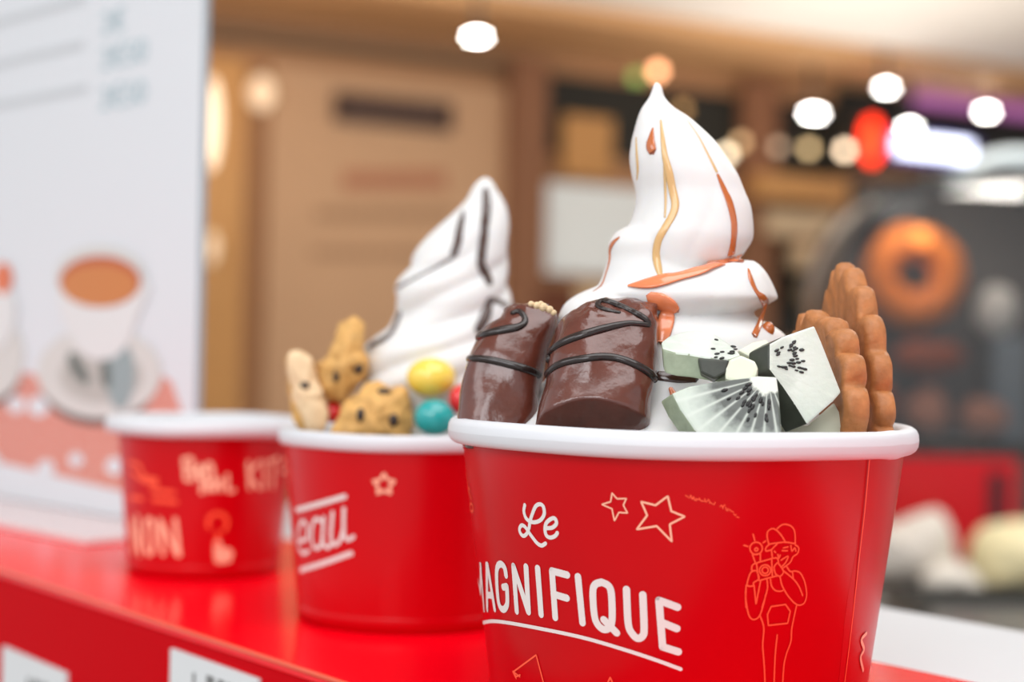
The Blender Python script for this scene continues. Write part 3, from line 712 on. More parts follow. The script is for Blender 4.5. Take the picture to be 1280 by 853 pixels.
kiwi('pale kiwi offcut low at the rim below the large wedge', [(983, 556), (978, 530), (1010, 532), (1043, 503), (1052, 520), (1059, 541), (1058, 556)], (1020, 535), 0.3655, (0.1, -0.95, 0.3), 0.006, (1000, 600), M['kiwi_core'], M['kiwi_core'])
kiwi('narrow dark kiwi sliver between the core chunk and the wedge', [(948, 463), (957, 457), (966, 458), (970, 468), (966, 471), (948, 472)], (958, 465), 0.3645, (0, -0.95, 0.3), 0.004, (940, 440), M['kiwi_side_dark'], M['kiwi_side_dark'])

def wafer(label, apex, Y, phi, ra, rb, t, ns, ex, depth, broken=0):
    c = P(*apex, Y) - Z * rb
    a = Vector((math.sin(phi), -math.cos(phi), 0)); n = Vector((-math.cos(phi), -math.sin(phi), 0))
    NP = 150; outl = []
    for i in range(NP + 1):
        th = -0.28 + (PI + 0.56) * i / NP
        cc, ss = math.cos(th), math.sin(th); e = 2 / ex
        s = 1 + 0.1 * (abs(math.sin(ns * th)) ** 0.65 - 0.7)
        A = ra * math.copysign(abs(cc) ** e, cc) * s; B = rb * math.copysign(abs(ss) ** e, ss) * s
        if A < 0: A *= 0.55
        if B < 0: B = max(B, -0.006)
        if broken and 1.0 < th < 2.2: B += 0.0007 * noise.noise(Vector((th * 9, 1.7, 0))) * 2
        outl.append((A, B))
    lay = [(-t / 2, 0.93), (-t / 2 + 0.0006, 0.985), (-t * 0.2, 1.0), (t * 0.2, 1.0), (t / 2 - 0.0006, 0.985), (t / 2, 0.93)]
    V, Fc = [], []; m_ = NP + 1
    for h, k in lay:
        for A, B in outl:
            q = c + a * (A * k) + Z * (B * k) + n * h
            q += Vector((noise.noise(q * 300), noise.noise(q * 300 + Vector((5, 1, 2))), noise.noise(q * 300 + Vector((2, 7, 3))))) * 0.0003
            V.append(q)
    for j in range(len(lay) - 1):
        for i in range(m_): 
            i2 = (i + 1) % m_; Fc.append([j * m_ + i, (j + 1) * m_ + i, (j + 1) * m_ + i2, j * m_ + i2])
    for j, fl in ((0, False), (len(lay) - 1, True)):
        # face: ring to a recessed centre
        s = len(V); h = lay[j][0] * 0.7
        for A, B in outl: V.append(c + a * (A * 0.82) + Z * (B * 0.82) + n * h)
        V.append(c + n * h + Z * rb * 0.3)
        for i in range(m_):
            i2 = (i + 1) % m_; Fc.append([j * m_ + i, s + i, s + i2, j * m_ + i2]); Fc.append([s + i, s + m_, s + i2])
    o = mk('biscuit', V, Fc, M['biscuit'], origin=c); smooth_by_angle(o, 60)
    setp(o, label, 'biscuit', 'scalloped biscuits in the front cup')
    return o
wafer('taller scalloped biscuit standing at the back right of the front cup', (1056, 334), 0.402, math.radians(11), 0.027, 0.0385, 0.0056, 11, 1.7, 0)
wafer('shorter scalloped biscuit standing behind the large kiwi wedge', (1022, 392), 0.387, math.radians(11), 0.026, 0.0275, 0.0062, 9, 2.4, 0, 1)
q = tA.ray_cast(CAM, ray(960, 412))[0] or P(961, 409, 0.39)
setp(mk('caramel_drop', *ellipsoid(q, 0.0016, 0.0016, 0.0019), M['caramel_dark']), 'round red brown sauce drop between swirl and kiwi wedge', 'sauce drop')

# ------------------------------------------------------------------ toppings of the middle cup
def pillow(poly, Y, hd, seed, amp=0.0017, fr=230, pw=0.45, tilt=0.0):
    pts = catmull(poly + [poly[0]], 3.0)[:-1]; n = len(pts)
    cx_ = sum(p[0] for p in pts) / n; cy_ = sum(p[1] for p in pts) / n
    S = [0.0] + [math.sin(PI / 2 * k / 9) for k in range(1, 10)]
    V, Fc = [], []
    def ringat(s, sg):
        b = len(V)
        for x, y in pts:
            q = P(cx_ + (x - cx_) * s, cy_ + (y - cy_) * s, Y + tilt * (x - cx_)); q = q + Vector((0, sg * hd * (1 - s ** 2) ** pw, 0))
            g = noise.fractal(q * fr + Vector((seed * 3.3, 0, 0)), 1.0, 2.0, 3); d = (q - P(cx_, cy_, Y)).normalized()
            V.append(q + d * g * amp)
        return b
    loops = [ringat(s, -1) for s in S[1:]] + [ringat(s, 1) for s in S[1:-1][::-1]]
    c0 = len(V); V.append(P(cx_, cy_, Y - hd)); c1 = len(V); V.append(P(cx_, cy_, Y + hd))
    for k in range(n):
        Fc.append([c0, loops[0] + (k + 1) % n, loops[0] + k]); Fc.append([c1, loops[-1] + k, loops[-1] + (k + 1) % n])
    for a, b in zip(loops[:-1], loops[1:]):
        for k in range(n):
            k2 = (k + 1) % n; Fc.append([a + k, a + k2, b + k2, b + k])
    return V, Fc
GK = 'cookie chunks in the middle cup'
def cookie(label, poly, Y, hd, seed, m_, chips, tilt=0.0, pw=0.45, crust=None):
    VF = pillow(poly, Y, hd, seed, tilt=tilt, pw=pw); q = sum(VF[0], Vector()) / len(VF[0])
    t = thing('cookie_chunk', label, 'cookie', q, GK)
    cr_ = mk('crumb', *VF, m_, t)
    tr = bvh(VF)
    for x, y, rx, ry in chips:  # real chips, plus dark spots painted for shaded crevices
        loc, n, i, d = tr.ray_cast(CAM, ray(x, y))
        if loc: mk('chip_and_crevice', *ellipsoid(loc, rx * d / F_PX, rx * d / F_PX * 0.5, ry * d / F_PX, u=14, v=8), M['chip_crevice'], cr_)
    if crust:
        pc = pillow(*crust[:-1]); setp(mk('crust', *pc, crust[-1], t), 'browner baked crust')
    return t
cookie('pale oval cookie piece leaning at the left rim of the middle cup', [(360, 445), (367, 439), (378, 438), (387.5, 446), (394, 465), (400.6, 487.5), (409, 510), (410, 529), (402.5, 540), (388, 541), (377, 523), (367, 495), (360, 465)], 0.497, 0.004, 1, M['cookie_pale'],
       [(381, 482, 6, 5)], pw=0.3, crust=([(358, 450), (364, 441), (372, 445), (374, 480), (388, 515), (396, 541), (380, 544), (368, 525), (361, 495)], 0.5005, 0.0042, 5, 0.0012, 180, 0.4, 0.0, M['cookie']))
cookie('knobbly golden cookie chunk standing tallest among the cookie pieces', [(425, 407), (434, 402), (444, 399), (453, 404), (456, 418), (455, 433), (460.6, 452), (460.6, 469), (447.5, 484), (432.5, 500.6), (415.6, 504), (406, 497), (399, 478), (396, 459), (408, 446), (419, 424)], 0.503, 0.008, 2, M['cookie'],
       [(420, 470, 4, 9), (448, 460, 6, 8)])  # a grey slit, and a crevice whose shade is a dark spot
cookie('broad golden cookie chunk with two chips low at the rim', [(412, 545), (425, 516), (440, 497), (455, 484), (472, 480), (489, 483), (507, 484), (511, 502), (512, 530), (510, 556), (415, 556)], 0.490, 0.008, 3, M['cookie'],
       [(451, 519, 5.5, 9), (492, 525, 6, 9), (480, 490, 9, 5)])  # two real chips; the last dark spot paints a crevice's shade
def candy(label, x, y, rx, ry, Y, m_):
    q = P(x, y, Y); s = Y / F_PX
    o = mk('candy', *ellipsoid(q, rx * s, rx * s * 0.9, ry * s, u=32, v=20), M[m_], origin=q); setp(o, label, 'candy', 'sugar coated candies in the middle cup')
candy('yellow sugar coated candy resting on top of the teal one', 539, 472, 31, 25, 0.492, 'candy_yellow')
candy('teal sugar coated candy at the rim of the middle cup', 543, 522, 26, 23, 0.482, 'candy_teal')
candy('red sugar coated candy half hidden behind the left chocolate piece', 577, 500, 16, 19, 0.487, 'candy_red')
candy('dark red candy wedged between the cookie pieces', 416, 516, 13, 13, 0.503, 'candy_red')

# ------------------------------------------------------------------ menu sign
BD = Vector((-0.70, 0.714, 0)); BN = Vector((-0.714, -0.70, 0))
FC = on_z(113, 684, 0.0)                                     # near corner of the foot plate
BR = FC - BN * 0.053 + BD * 0.004                                         # foot of the sign's right edge
ms = thing('menu_sign', 'white acrylic menu sign with printed coffee cup beside the small cup', 'sign', BR + BD * 0.15)
BW, BH = 0.297, 0.42
mk('panel', *box_vf(BR + Z * 0.0025, BD * BW, -BN * 0.003, Z * BH, 0.0006), M['acrylic_edge'], ms, smooth=False)
mk('foot', *box_vf(BR - BN * 0.003 + Z * 0.0, BD * BW, BN * 0.056, Z * 0.0025, 0.0006), M['acrylic'], ms, smooth=False)
BP0 = BR + BN * 0.0004
mk('poster', *box_vf(BR + BD * 0.0012 + Z * 0.003, BD * (BW - 0.0024), BN * 0.0004, Z * (BH - 0.002)), M['poster_white'], ms, smooth=False)
lay_n = [0]
def pprint_poly(name, poly, m_, smooth=True, label=None):
    lay_n[0] += 1; off = 0.00005 * lay_n[0]
    pts = catmull(poly + [poly[0]], 5)[:-1] if smooth else poly
    V = [on_plane(x, y, BP0 + BN * off, BN) for x, y in pts]
    V = [BR + BD * min(BW - 0.0015, max(0.0015, (v - BR).dot(BD))) + BN * (0.0004 + off) + Z * min(BH, max(0.0032, v.z)) for v in V]
    c = len(V); V.append(sum(V, Vector()) / c)
    Fc = [[c, i, (i + 1) % c] for i in range(c)]
    o = mk(name, V, Fc, M[m_], ms)
    if label: o['label'] = label
    return o
pprint_poly('printed_tablecloth', [(-90, 470), (0, 470), (35, 466), (60, 474), (130, 500), (203, 470), (215, 478), (245, 560), (246, 650), (150, 614), (75, 596), (0, 578), (-90, 560)], 'p_cloth', False)
for x, y, r in ((20, 506, 11), (48, 508, 13), (57, 586, 11), (95, 575, 9), (143, 583, 11), (-10, 575, 9)): pprint_poly('printed_dot', circ(x, y, r, n=14)[:-1], 'poster_white', False)
pprint_poly('printed_shadow', circ(122, 478, 72, 54, 30)[:-1], 'p_shadow')
pprint_poly('printed_shadow', circ(-14, 455, 42, 54, 30)[:-1], 'p_shadow')
pprint_poly('printed_saucer', circ(124, 466, 78, 57, 30)[:-1], 'p_china')
pprint_poly('printed_saucer', circ(-16, 445, 46, 56, 30)[:-1], 'p_china')
pprint_poly('printed_saucer_ring', circ(126, 470, 52, 34, 30)[:-1], 'p_china_dark')
pprint_poly('printed_spoon', [(135, 445), (150, 430), (164, 440), (168, 480), (155, 512), (140, 505), (132, 475)], 'p_teal')
pprint_poly('printed_spoon_shadow', [(126, 448), (134, 444), (138, 470), (136, 486), (127, 478)], 'p_dark')
pprint_poly('printed_handle', [(84, 446), (92, 440), (112, 474), (108, 482), (92, 468)], 'p_dark')
pprint_poly('printed_cup', [(70, 350), (76, 392), (92, 428), (112, 448), (140, 448), (160, 428), (174, 392), (180, 350)], 'p_china_light')
pprint_poly('printed_cup_rim', circ(125, 345, 56, 38, 30)[:-1], 'p_china')
pprint_poly('printed_coffee_edge', circ(125, 352, 51, 32, 30)[:-1], 'p_coffee_dark')
pprint_poly('printed_coffee', circ(124, 357, 47, 26, 30)[:-1], 'p_coffee')
pprint_poly('printed_cup', circ(-14, 390, 34, 50, 30)[:-1], 'p_china_light')
pprint_poly('printed_tea', circ(3, 348, 12, 20, 20)[:-1], 'p_orange')
def letters(txt, size):
    cu = bpy.data.curves.new('txt', 'FONT'); cu.body = txt; cu.size = size; cu.resolution_u = 3
    o = bpy.data.objects.new('txt', cu); COL.objects.link(o)
    dg = bpy.context.evaluated_depsgraph_get(); me = o.evaluated_get(dg).to_mesh()
    V = [v.co.copy() for v in me.vertices]; Fc = [list(p.vertices) for p in me.polygons]
    o.evaluated_get(dg).to_mesh_clear(); bpy.data.objects.remove(o); bpy.data.curves.remove(cu); return V, Fc
pr = []
for txt, x, y in (('2\u20ac', 126, 44), ('2\u20ac50', 125, 88), ('2\u20ac50', 124, 138)):
    V, Fc = letters(txt, 0.0155); o0 = on_plane(x, y, BP0 + BN * 0.0003, BN); pr.append(([o0 - BD * (v.x * 1.25) + Z * v.y for v in V], Fc))
mk('price_lettering', *join(*pr), M['p_ink'], ms, smooth=False)['label'] = 'pale blue printed prices'
pr = []
for x0, x1, y in ((-60, 105, 44), (-60, 103, 94), (-60, 108, 143), (-60, 100, -5)):
    a = on_plane(x0, y + 4, BP0 + BN * 0.0003, BN); b = on_plane(x1, y - 9, BP0 + BN * 0.0003, BN); b.z = a.z
    pr.append(box_vf(a, b - a, BN * 0.0001, Z * 0.0035))
mk('price_lines', *join(*pr), M['p_line'], ms, smooth=False)

# ------------------------------------------------------------------ shop front behind
def wm(key, rgb, rough=0.6, **k): M[key] = mat(key, rgb, rough, 0.25, **k)
wm('kraft', (198, 160, 126), noise_amt=0.06, noise_scale=4); wm('sign_brown', (70, 52, 46)); wm('ink_red', (178, 122, 94)); wm('ink_tan', (164, 130, 100))
wm('gold_wood', (198, 148, 92), 0.4, noise_amt=0.15, noise_scale=3); wm('dark_niche', (44, 44, 40)); wm('brown_post', (140, 98, 72)); wm('shelf_cream', (214, 190, 156)); wm('red_brown', (104, 60, 40))
M['screen_white'] = mat('screen_white', (226, 234, 236), 0.4, 0.2, emit=0.05, emit_rgb=(240, 246, 246))
M['lamp_white'] = mat('lamp_white', (255, 250, 244), 0.4, 0.2, emit=22, emit_rgb=(255, 250, 242))
M['lamp_warm'] = mat('lamp_warm', (255, 220, 170), 0.4, 0.2, emit=3.2, emit_rgb=(255, 222, 175))
M['fixture'] = mat('fixture', (60, 58, 54), 0.4, 0.4)
def wall_thing(name, label, cat, x0, y0, x1, y1, off0, off1, m_, part, group=None):
    off0 += 0.002; V, Fc = wbox(x0, y0, x1, y1, off0, off1, 0.004); c = sum(V, Vector()) / len(V)
    t = thing(name, label, cat, Vector((c.x, c.y, min(v.z for v in V))), group); mk(part, V, Fc, m_, t, smooth=False); return t
bn = wall_thing('banner', 'tall tan shop banner with dark brown name plate on the back wall', 'banner', 338, 78, 640, 560, 0.0, 0.03, M['kraft'], 'sheet')
npl = mk('name_plate', *wbox(420, 113, 566, 165, 0.03, 0.05, 0.006), M['sign_brown'], bn, smooth=False); npl['label'] = 'dark brown name plate'
def blocks(x0, x1, y, h, n, off, wfrac=0.7):
    return join(*[wbox(x0 + (x1 - x0) * k / n, y, x0 + (x1 - x0) * (k + wfrac) / n, y + h, off, off + 0.004) for k in range(n)])
mk('lettering', *blocks(432, 556, 130, 20, 9, 0.05), mat('plate_ink', (92, 70, 60)), npl, smooth=False)
mk('lettering', *blocks(430, 560, 213, 24, 8, 0.03, 0.8), M['ink_red'], bn, smooth=False)['label'] = 'reddish line of lettering'
mk('lettering', *blocks(395, 570, 262, 12, 12, 0.03, 0.8), M['ink_tan'], bn, smooth=False); mk('lettering', *blocks(390, 560, 312, 10, 12, 0.03, 0.8), M['ink_tan'], bn, smooth=False)
wall_thing('column', 'golden wooden column between menu sign and tan banner', 'column', 238, 66, 298, 620, 0.0, 0.09, M['gold_wood'], 'shaft')
wall_thing('column', 'brown column at the right side of the tan banner', 'column', 644, 70, 676, 620, 0.0, 0.08, M['brown_post'], 'shaft')
def sconce(label, x, y, rx, ry, off, L):
    c = wpt(x, y, off); s = c.y / F_PX
    t = thing('wall_lamp', label, 'lamp', c, 'warm wall lamps')
    mk('glass_shade', *ellipsoid(c, rx * s, rx * s * 0.6, ry * s), mat('shade_glow', (255, 226, 186), 0.4, 0.2, emit=L, emit_rgb=(255, 230, 200)), t)
    b0 = c - WN * (off - 0.0) ; mk('bracket', *box_vf(c - WN * 0.05 - WU * 0.012 - Z * (ry * s * 0.2), WU * 0.024, WN * 0.045, Z * 0.03), M['gold_wood'], t, smooth=False)
sconce('long glowing wall lamp on the golden column', 263, 155, 12, 58, 0.14, 0.8)
sconce('round glowing wall lamp beside the golden column', 326, 116, 16, 22, 0.06, 0.3)
sconce('small glowing wall lamp low on the golden column', 264, 310, 8, 20, 0.14, 0.25)
# dark sheet for the shop opening, with white screen
def panel(name, label, cat, x0, y0, x1, y1, off0, off1, m_, group=None):
    off0 += 0.002; V, Fc = wbox(x0, y0, x1, y1, off0, off1, 0.004); o = mk(name, V, Fc, m_, smooth=False, origin=(lambda c: c)(sum(V, Vector()) / 8 if len(V) == 8 else sum(V, Vector()) / len(V)))
    return setp(o, label, cat, group)
panel('shop_opening', 'dark shop opening above the white lit panel', 'opening', 684, 92, 1045, 222, 0.0, 0.02, M['dark_niche'])  # flat sheet; the darkness of the recess is put into its colour
panel('menu_board', 'tan wooden menu board hanging in the dark shop opening', 'board', 706, 142, 766, 224, 0.02, 0.05, M['gold_wood'])
panel('wall_beam', 'brown upright beam dividing the dark shop opening', 'beam', 934, 96, 968, 420, 0.02, 0.07, M['brown_post'])
panel('lit_panel', 'large white lit panel behind the tall swirl', 'panel', 672, 226, 905, 352, 0.0, 0.04, M['screen_white'])
panel('brown_cabinet', 'dark red brown cabinet low below the white lit panel', 'cabinet', 676, 356, 718, 520, 0.0, 0.09, M['red_brown'])
panel('cream_cabinet', 'cream cabinet front below the white lit panel', 'cabinet', 722, 356, 900, 520, 0.0, 0.08, M['shelf_cream'])
panel('wooden_shelf', 'golden wooden shelf board right of the tall swirl', 'shelf', 950, 215, 1062, 256, 0.02, 0.13, M['gold_wood'])
panel('cream_box', 'wide cream box under the golden shelf board', 'box', 962, 262, 1050, 300, 0.0, 0.1, M['shelf_cream'])
panel('dark_backing', 'near black back panel behind the cream jars', 'panel', 940, 302, 1062, 470, 0.0, 0.02, M['dark_niche'])
GJ = 'cream jars on the dark shelf'
for x, y, r, lb in ((1008, 318, 24, 'upper cream jar against the dark back panel'), (1022, 362, 26, 'lower cream jar against the dark back panel'), (985, 440, 16, 'lowest small cream jar against the dark back panel')):
    c = wpt(x, y, 0.10); s = c.y / F_PX
    t = thing('jar', lb, 'jar', c - Z * r * s, GJ)
    mk('jar_body', *lathe((c.x, c.y), [(0.001, c.z - r * s * 0.8), (r * s * 0.95, c.z - r * s * 0.8), (r * s, c.z), (r * s * 0.7, c.z + r * s * 0.5)], 24), M['shelf_cream'], t)
    mk('lid', *lathe((c.x, c.y), [(r * s * 0.72, c.z + r * s * 0.5), (r * s * 0.72, c.z + r * s * 0.75), (0.001, c.z + r * s * 0.75)], 24), M['brown_post'], t)
# lights
def downlight(label, x, y, off, rx, rz, strength, rgb=(255, 250, 242)):
    c = wpt(x, y, off); s = c.y / F_PX
    t = thing('spotlight', label, 'spotlight', c, 'bright ceiling spotlights')
    mm = mat('spot_lens', rgb, 0.4, 0.2, emit=strength, emit_rgb=rgb)
    V, Fc = ellipsoid(c, rx * s, 0.01, rz * s, u=20, v=10); mk('lens', V, Fc, mm, t)
    mk('housing', *ellipsoid(c + Vector((0, 0.022, 0)), rx * s * 1.15, 0.02, rz * s * 1.3, u=20, v=10), M['fixture'], t)
    mk('stem', *box_vf(c + Vector((-0.006, 0.03, 0)), Vector((0.012, 0, 0)), Vector((0, 0.012, 0)), Z * max(0.03, min(0.5, zb - c.z + 0.01))), M['fixture'], t, smooth=False)
for lb, x, y, rx, rz, s in (('white spotlight above the tan banner', 596, 46, 12, 3, 30), ('white spotlight left of the red round sign', 1017, 142, 11, 3, 30), ('white spotlight highest above the red round sign', 1108, 110, 9, 3, 22),
                        ('white spotlight just over the white blue sign', 1137, 160, 9, 3, 26), ('white spotlight at the far right end', 1233, 140, 9, 3, 26)):
    downlight(lb, x, y, 0.56 if y < 120 else 0.3, rx, rz, s)
def bulb(label, x, y, r, L, rgb, off=0.14, gap=0.026):
    c = wpt(x, y, off); mm = mat('bulb_glow', rgb, 0.4, 0.2, emit=L, emit_rgb=rgb)
    t = thing('fairy_light', label, 'light bulb', c, 'small string lights in the shop')
    mk('bulb', *ellipsoid(c, r, r, r, u=14, v=8), mm, t)
    mk('socket', *box_vf(c - WN * (off - gap) - Vector((0.004, 0, 0.004)), Vector((0.008, 0, 0)), WN * (off - gap - r * 0.8), Vector((0, 0, 0.008))), M['fixture'], t, smooth=False)
for lb, x, y, L, rgb in (('peach light bulb right at the tip of the tall swirl', 822, 89, 3.6, (255, 178, 128)), ('dull green light bulb left of the tip of the tall swirl', 795, 97, 0.5, (150, 190, 100)),
                         ('faint brown light bulb right of the tall tip', 853, 137, 0.7, (220, 170, 110)), ('cream light bulb touching the edge of the tall swirl', 908, 193, 3.6, (255, 232, 196)),
                         ('tan light bulb beside the edge of the tall swirl', 926, 178, 1.4, (230, 190, 140)), ('dim grey light bulb in the row of four', 973, 184, 0.9, (220, 190, 160)),
                         ('beige light bulb in the row of four', 1011, 186, 2.0, (236, 204, 150)), ('cream light bulb beside the red round sign', 1056, 188, 4.5, (255, 226, 190)), ('faint orange light bulb below the red round sign', 1110, 236, 1.0, (240, 160, 90))):
    bulb(lb, x, y, 0.0165, L, rgb, *((0.56, 0.515) if y < 100 else (0.14, 0.075) if 926 <= x < 975 else ()))
c = wpt(1090, 176, 0.2)
t = thing('neon_sign', 'red glowing round sign left of the white blue sign', 'neon sign', c)
mk('glowing_face', *ellipsoid(c, 0.035, 0.015, 0.075), mat('neon_red', (255, 50, 22), 0.4, 0.2, emit=2.6, emit_rgb=(255, 52, 22)), t)
mk('back_plate', *box_vf(c - WU * 0.03 - Z * 0.09 - WN * 0.2 + WN * 0.026, WU * 0.06, WN * 0.15, Z * 0.18), M['fixture'], t, smooth=False)
t = thing('neon_sign', 'white blue glowing oblong sign near the right edge', 'neon sign', wpt(1170, 186, 0.2))
mk('glowing_face', *wbox(1126, 168, 1216, 200, 0.17, 0.2, 0.01), mat('neon_white', (225, 232, 255), 0.4, 0.2, emit=3.0, emit_rgb=(222, 228, 255)), t, smooth=False)
mk('back_plate', *wbox(1114, 160, 1226, 210, 0.025, 0.16, 0.01), mat('sign_blue', (70, 60, 130), 0.5), t, smooth=False)
t = thing('neon_sign', 'dull purple lit sign above the white blue sign', 'neon sign', wpt(1200, 130, 0.1))
mk('glowing_face', *wbox(1150, 112, 1330, 152, 0.06, 0.1, 0.01), mat('neon_purple', (120, 84, 112), 0.5, 0.2, emit=0.8, emit_rgb=(150, 84, 140)), t, smooth=False)
mk('back_plate', *wbox(1142, 104, 1340, 160, 0.02, 0.06, 0.01), mat('sign_plum', (84, 52, 66), 0.5), t, smooth=False)
panel('dark_backing', 'near black panel behind the glowing signs', 'panel', 1046, 104, 1420, 222, 0.0, 0.018, M['dark_niche'])
panel('dark_backing', 'dark grey lower wall panel behind the display case', 'panel', 1066, 224, 1420, 640, 0.0, 0.018, mat('wall_grey', (88, 84, 80)))

# ------------------------------------------------------------------ display case on the worktop
YC_ = 2.25
bl, br = P(1113, 562, YC_), P(1276, 562, YC_)
dc = thing('display_case', 'dark arched display case on a red base behind the biscuits', 'display case', ((bl.x + br.x) / 2, YC_ + 0.1, WZ))
mk('base', *axbox(bl.x, br.x, YC_, YC_ + 0.22, WZ, bl.z, 0.008), mat('case_red', (212, 4, 24), 0.3, 0.4), dc, smooth=False)['label'] = 'glossy red base'
g0 = P(1236, 590, YC_); g1 = P(1256, 660, YC_)
mk('grille', *axbox(g0.x, g1.x, YC_ - 0.004, YC_ + 0.002, g1.z, g0.z, 0.001), mat('grille_dark', (70, 24, 32), 0.5), dc, smooth=False)['label'] = 'dark upright grille'
arch = catmull([(1044, 560), (1036, 480), (1035, 410), (1042, 340), (1065, 282), (1105, 242), (1160, 217), (1230, 208), (1305, 214), (1360, 240), (1395, 300), (1405, 400), (1400, 480), (1395, 560)], 12)
A3 = [P(x, y, YC_) for x, y in arch]
zbase = bl.z + 0.001
A3 = [Vector((p.x, 0, max(p.z, zbase))) for p in A3]
ctr = Vector((sum(p.x for p in A3) / len(A3), 0, zbase + 0.12))
DEP = 0.24
def arch_shell(k0, k1, y0, y1):
    V, Fc = [], []; n = len(A3)
    for k, y in ((k0, y0), (k0, y1), (k1, y1), (k1, y0)):
        for p in A3: q = ctr + (p - ctr) * k; V.append(Vector((q.x, y, max(q.z, zbase))))
    for r in range(4):
        r2 = (r + 1) % 4
        for i in range(n - 1): Fc.append([r * n + i, r * n + i + 1, r2 * n + i + 1, r2 * n + i])
    return V, Fc
def arch_plate(k, y0, y1):
    V, Fc = [], []; n = len(A3)
    for y in (y0, y1):
        for p in A3: q = ctr + (p - ctr) * k; V.append(Vector((q.x, y, max(q.z, zbase))))
    Fc = [list(range(n)), list(range(2 * n - 1, n - 1, -1))] + [[i, (i + 1) % n, n + (i + 1) % n, n + i] for i in range(n)]
    return V, Fc
xr = max(p.x for p in A3); xl = min(p.x for p in A3)
M['case_dark'] = mat('case_dark', (62, 62, 60), 0.4, 0.4); M['case_rim'] = mat('case_rim', (110, 100, 92), 0.35, 0.5)
mk('tray_floor', *axbox(xl + 0.002, xr - 0.002, YC_ + 0.0, YC_ + DEP, bl.z - 0.012, zbase, 0.003), M['case_dark'], dc, smooth=False)
mk('back_plate', *arch_plate(0.964, YC_ + DEP - 0.008, YC_ + DEP - 0.002), mat('case_back', (106, 98, 91), 0.5), dc, smooth=False)
# thin smoked pane
gm = bpy.data.materials.new('smoked_glass'); gm.use_nodes = True; nt = gm.node_tree; nt.nodes.clear()
om = nt.nodes.new('ShaderNodeOutputMaterial'); mx = nt.nodes.new('ShaderNodeMixShader'); tr_ = nt.nodes.new('ShaderNodeBsdfTransparent'); gl = nt.nodes.new('ShaderNodeBsdfGlossy'); fr = nt.nodes.new('ShaderNodeFresnel')
tr_.inputs[0].default_value = (0.88, 0.89, 0.9, 1); gl.inputs['Roughness'].default_value = 0.05; fr.inputs[0].default_value = 1.5
nt.links.new(fr.outputs[0], mx.inputs[0]); nt.links.new(tr_.outputs[0], mx.inputs[1]); nt.links.new(gl.outputs[0], mx.inputs[2]); nt.links.new(mx.outputs[0], om.inputs[0])
hm = gm.copy(); hm.name = 'smoked_hood'; hm.node_tree.nodes['Transparent BSDF'].inputs[0].default_value = (0.66, 0.64, 0.62, 1); hm.node_tree.nodes['Glossy BSDF'].inputs['Roughness'].default_value = 0.3
mk('hood', *arch_shell(1.0, 0.965, YC_ + 0.002, YC_ + DEP), hm, dc)
mk('glass_front', *arch_plate(0.963, YC_ + 0.006, YC_ + 0.009), gm, dc, smooth=False)
hl = [P(x, y, YC_ + 0.05) for x, y in catmull([(1196, 226), (1216, 214), (1240, 205), (1268, 203), (1300, 206)], 6)]
V, Fc = [], []
for i, p in enumerate(hl):
    r = 0.012 if 0 < i < len(hl) - 1 else 0.006
    for k in range(12): V.append(p + Vector((0, 0.05 * math.cos(2 * PI * k / 12), 0.006 + r * math.sin(2 * PI * k / 12))))
for i in range(len(hl) - 1):
    for k in range(12): Fc.append([i * 12 + k, (i + 1) * 12 + k, (i + 1) * 12 + (k + 1) % 12, i * 12 + (k + 1) % 12])
mk('hood_highlight', V, Fc, mat('hood_highlight_white', (226, 236, 238), 0.3, 0.4, emit=0.35, emit_rgb=(225, 238, 240)), dc)['label'] = 'pale curved bar standing for the highlight on the hood'  # glowing pale bar added in place of a highlight on the glass
def inside(name, label, cat, x, y, rx, ry, Y, m_, rd=None):
    q = P(x, y, Y); s = Y / F_PX
    V, Fc = ellipsoid(q, rx * s, (rd or rx) * s, ry * s, u=28, v=16)
    for v in V: v += (v - q).normalized() * noise.noise(v * 30) * 0.006
    return setp(mk(name, V, Fc, m_, origin=q), label, cat)
M['orange_food'] = mat('orange_food', (240, 128, 36), 0.5, 0.4, noise_amt=0.25, noise_scale=25); M['orange_deep'] = mat('orange_deep', (164, 76, 36), 0.5, 0.4, noise_amt=0.25, noise_scale=30)
M['pastry_white'] = mat('pastry_white', (236, 230, 220), 0.6); M['pastry_pink'] = mat('pastry_pink', (206, 140, 112), 0.6)
q = P(1142, 345, 2.37); s = 2.37 / F_PX
V, Fc = [], []
for i in range(40):
    a = 2 * PI * i / 40
    for k in range(16):
        b = 2 * PI * k / 16; R = (43 + 22 * math.cos(b)) * s
        p = q + Vector((R * math.cos(a), 22 * s * math.sin(b), R * math.sin(a))); V.append(p + Vector((0, 0, 0.006 * noise.noise(p * 25))))
for i in range(40):
    for k in range(16): Fc.append([i * 16 + k, ((i + 1) % 40) * 16 + k, ((i + 1) % 40) * 16 + (k + 1) % 16, i * 16 + (k + 1) % 16])
setp(mk('ring_cake', V, Fc, M['orange_food'], origin=q), 'orange ring shaped cake upright inside the display case', 'cake')
inside('pastry', 'red brown rounded pastry under the orange ring cake', 'pastry', 1160, 446, 46, 20, 2.33, M['orange_deep'], 20)
inside('pastry', 'white pastry at the right of the orange ring cake', 'pastry', 1246, 388, 27, 32, 2.42, M['pastry_white'], 20)
inside('pastry', 'small orange pastry low in the left of the case', 'pastry', 1100, 505, 18, 26, 2.335, M['orange_deep'], 20)
inside('pastry', 'pink brown pastry low in the middle of the case', 'pastry', 1158, 512, 28, 26, 2.335, M['pastry_pink'], 22)
inside('pastry', 'pink brown pastry low in the right of the case', 'pastry', 1228, 520, 30, 22, 2.335, M['pastry_pink'], 22)
V, Fc = axbox(P(1238, 420, 2.42).x, P(1282, 420, 2.42).x, 2.40, 2.44, zbase + 0.001, P(1250, 420, 2.42).z, 0.004)
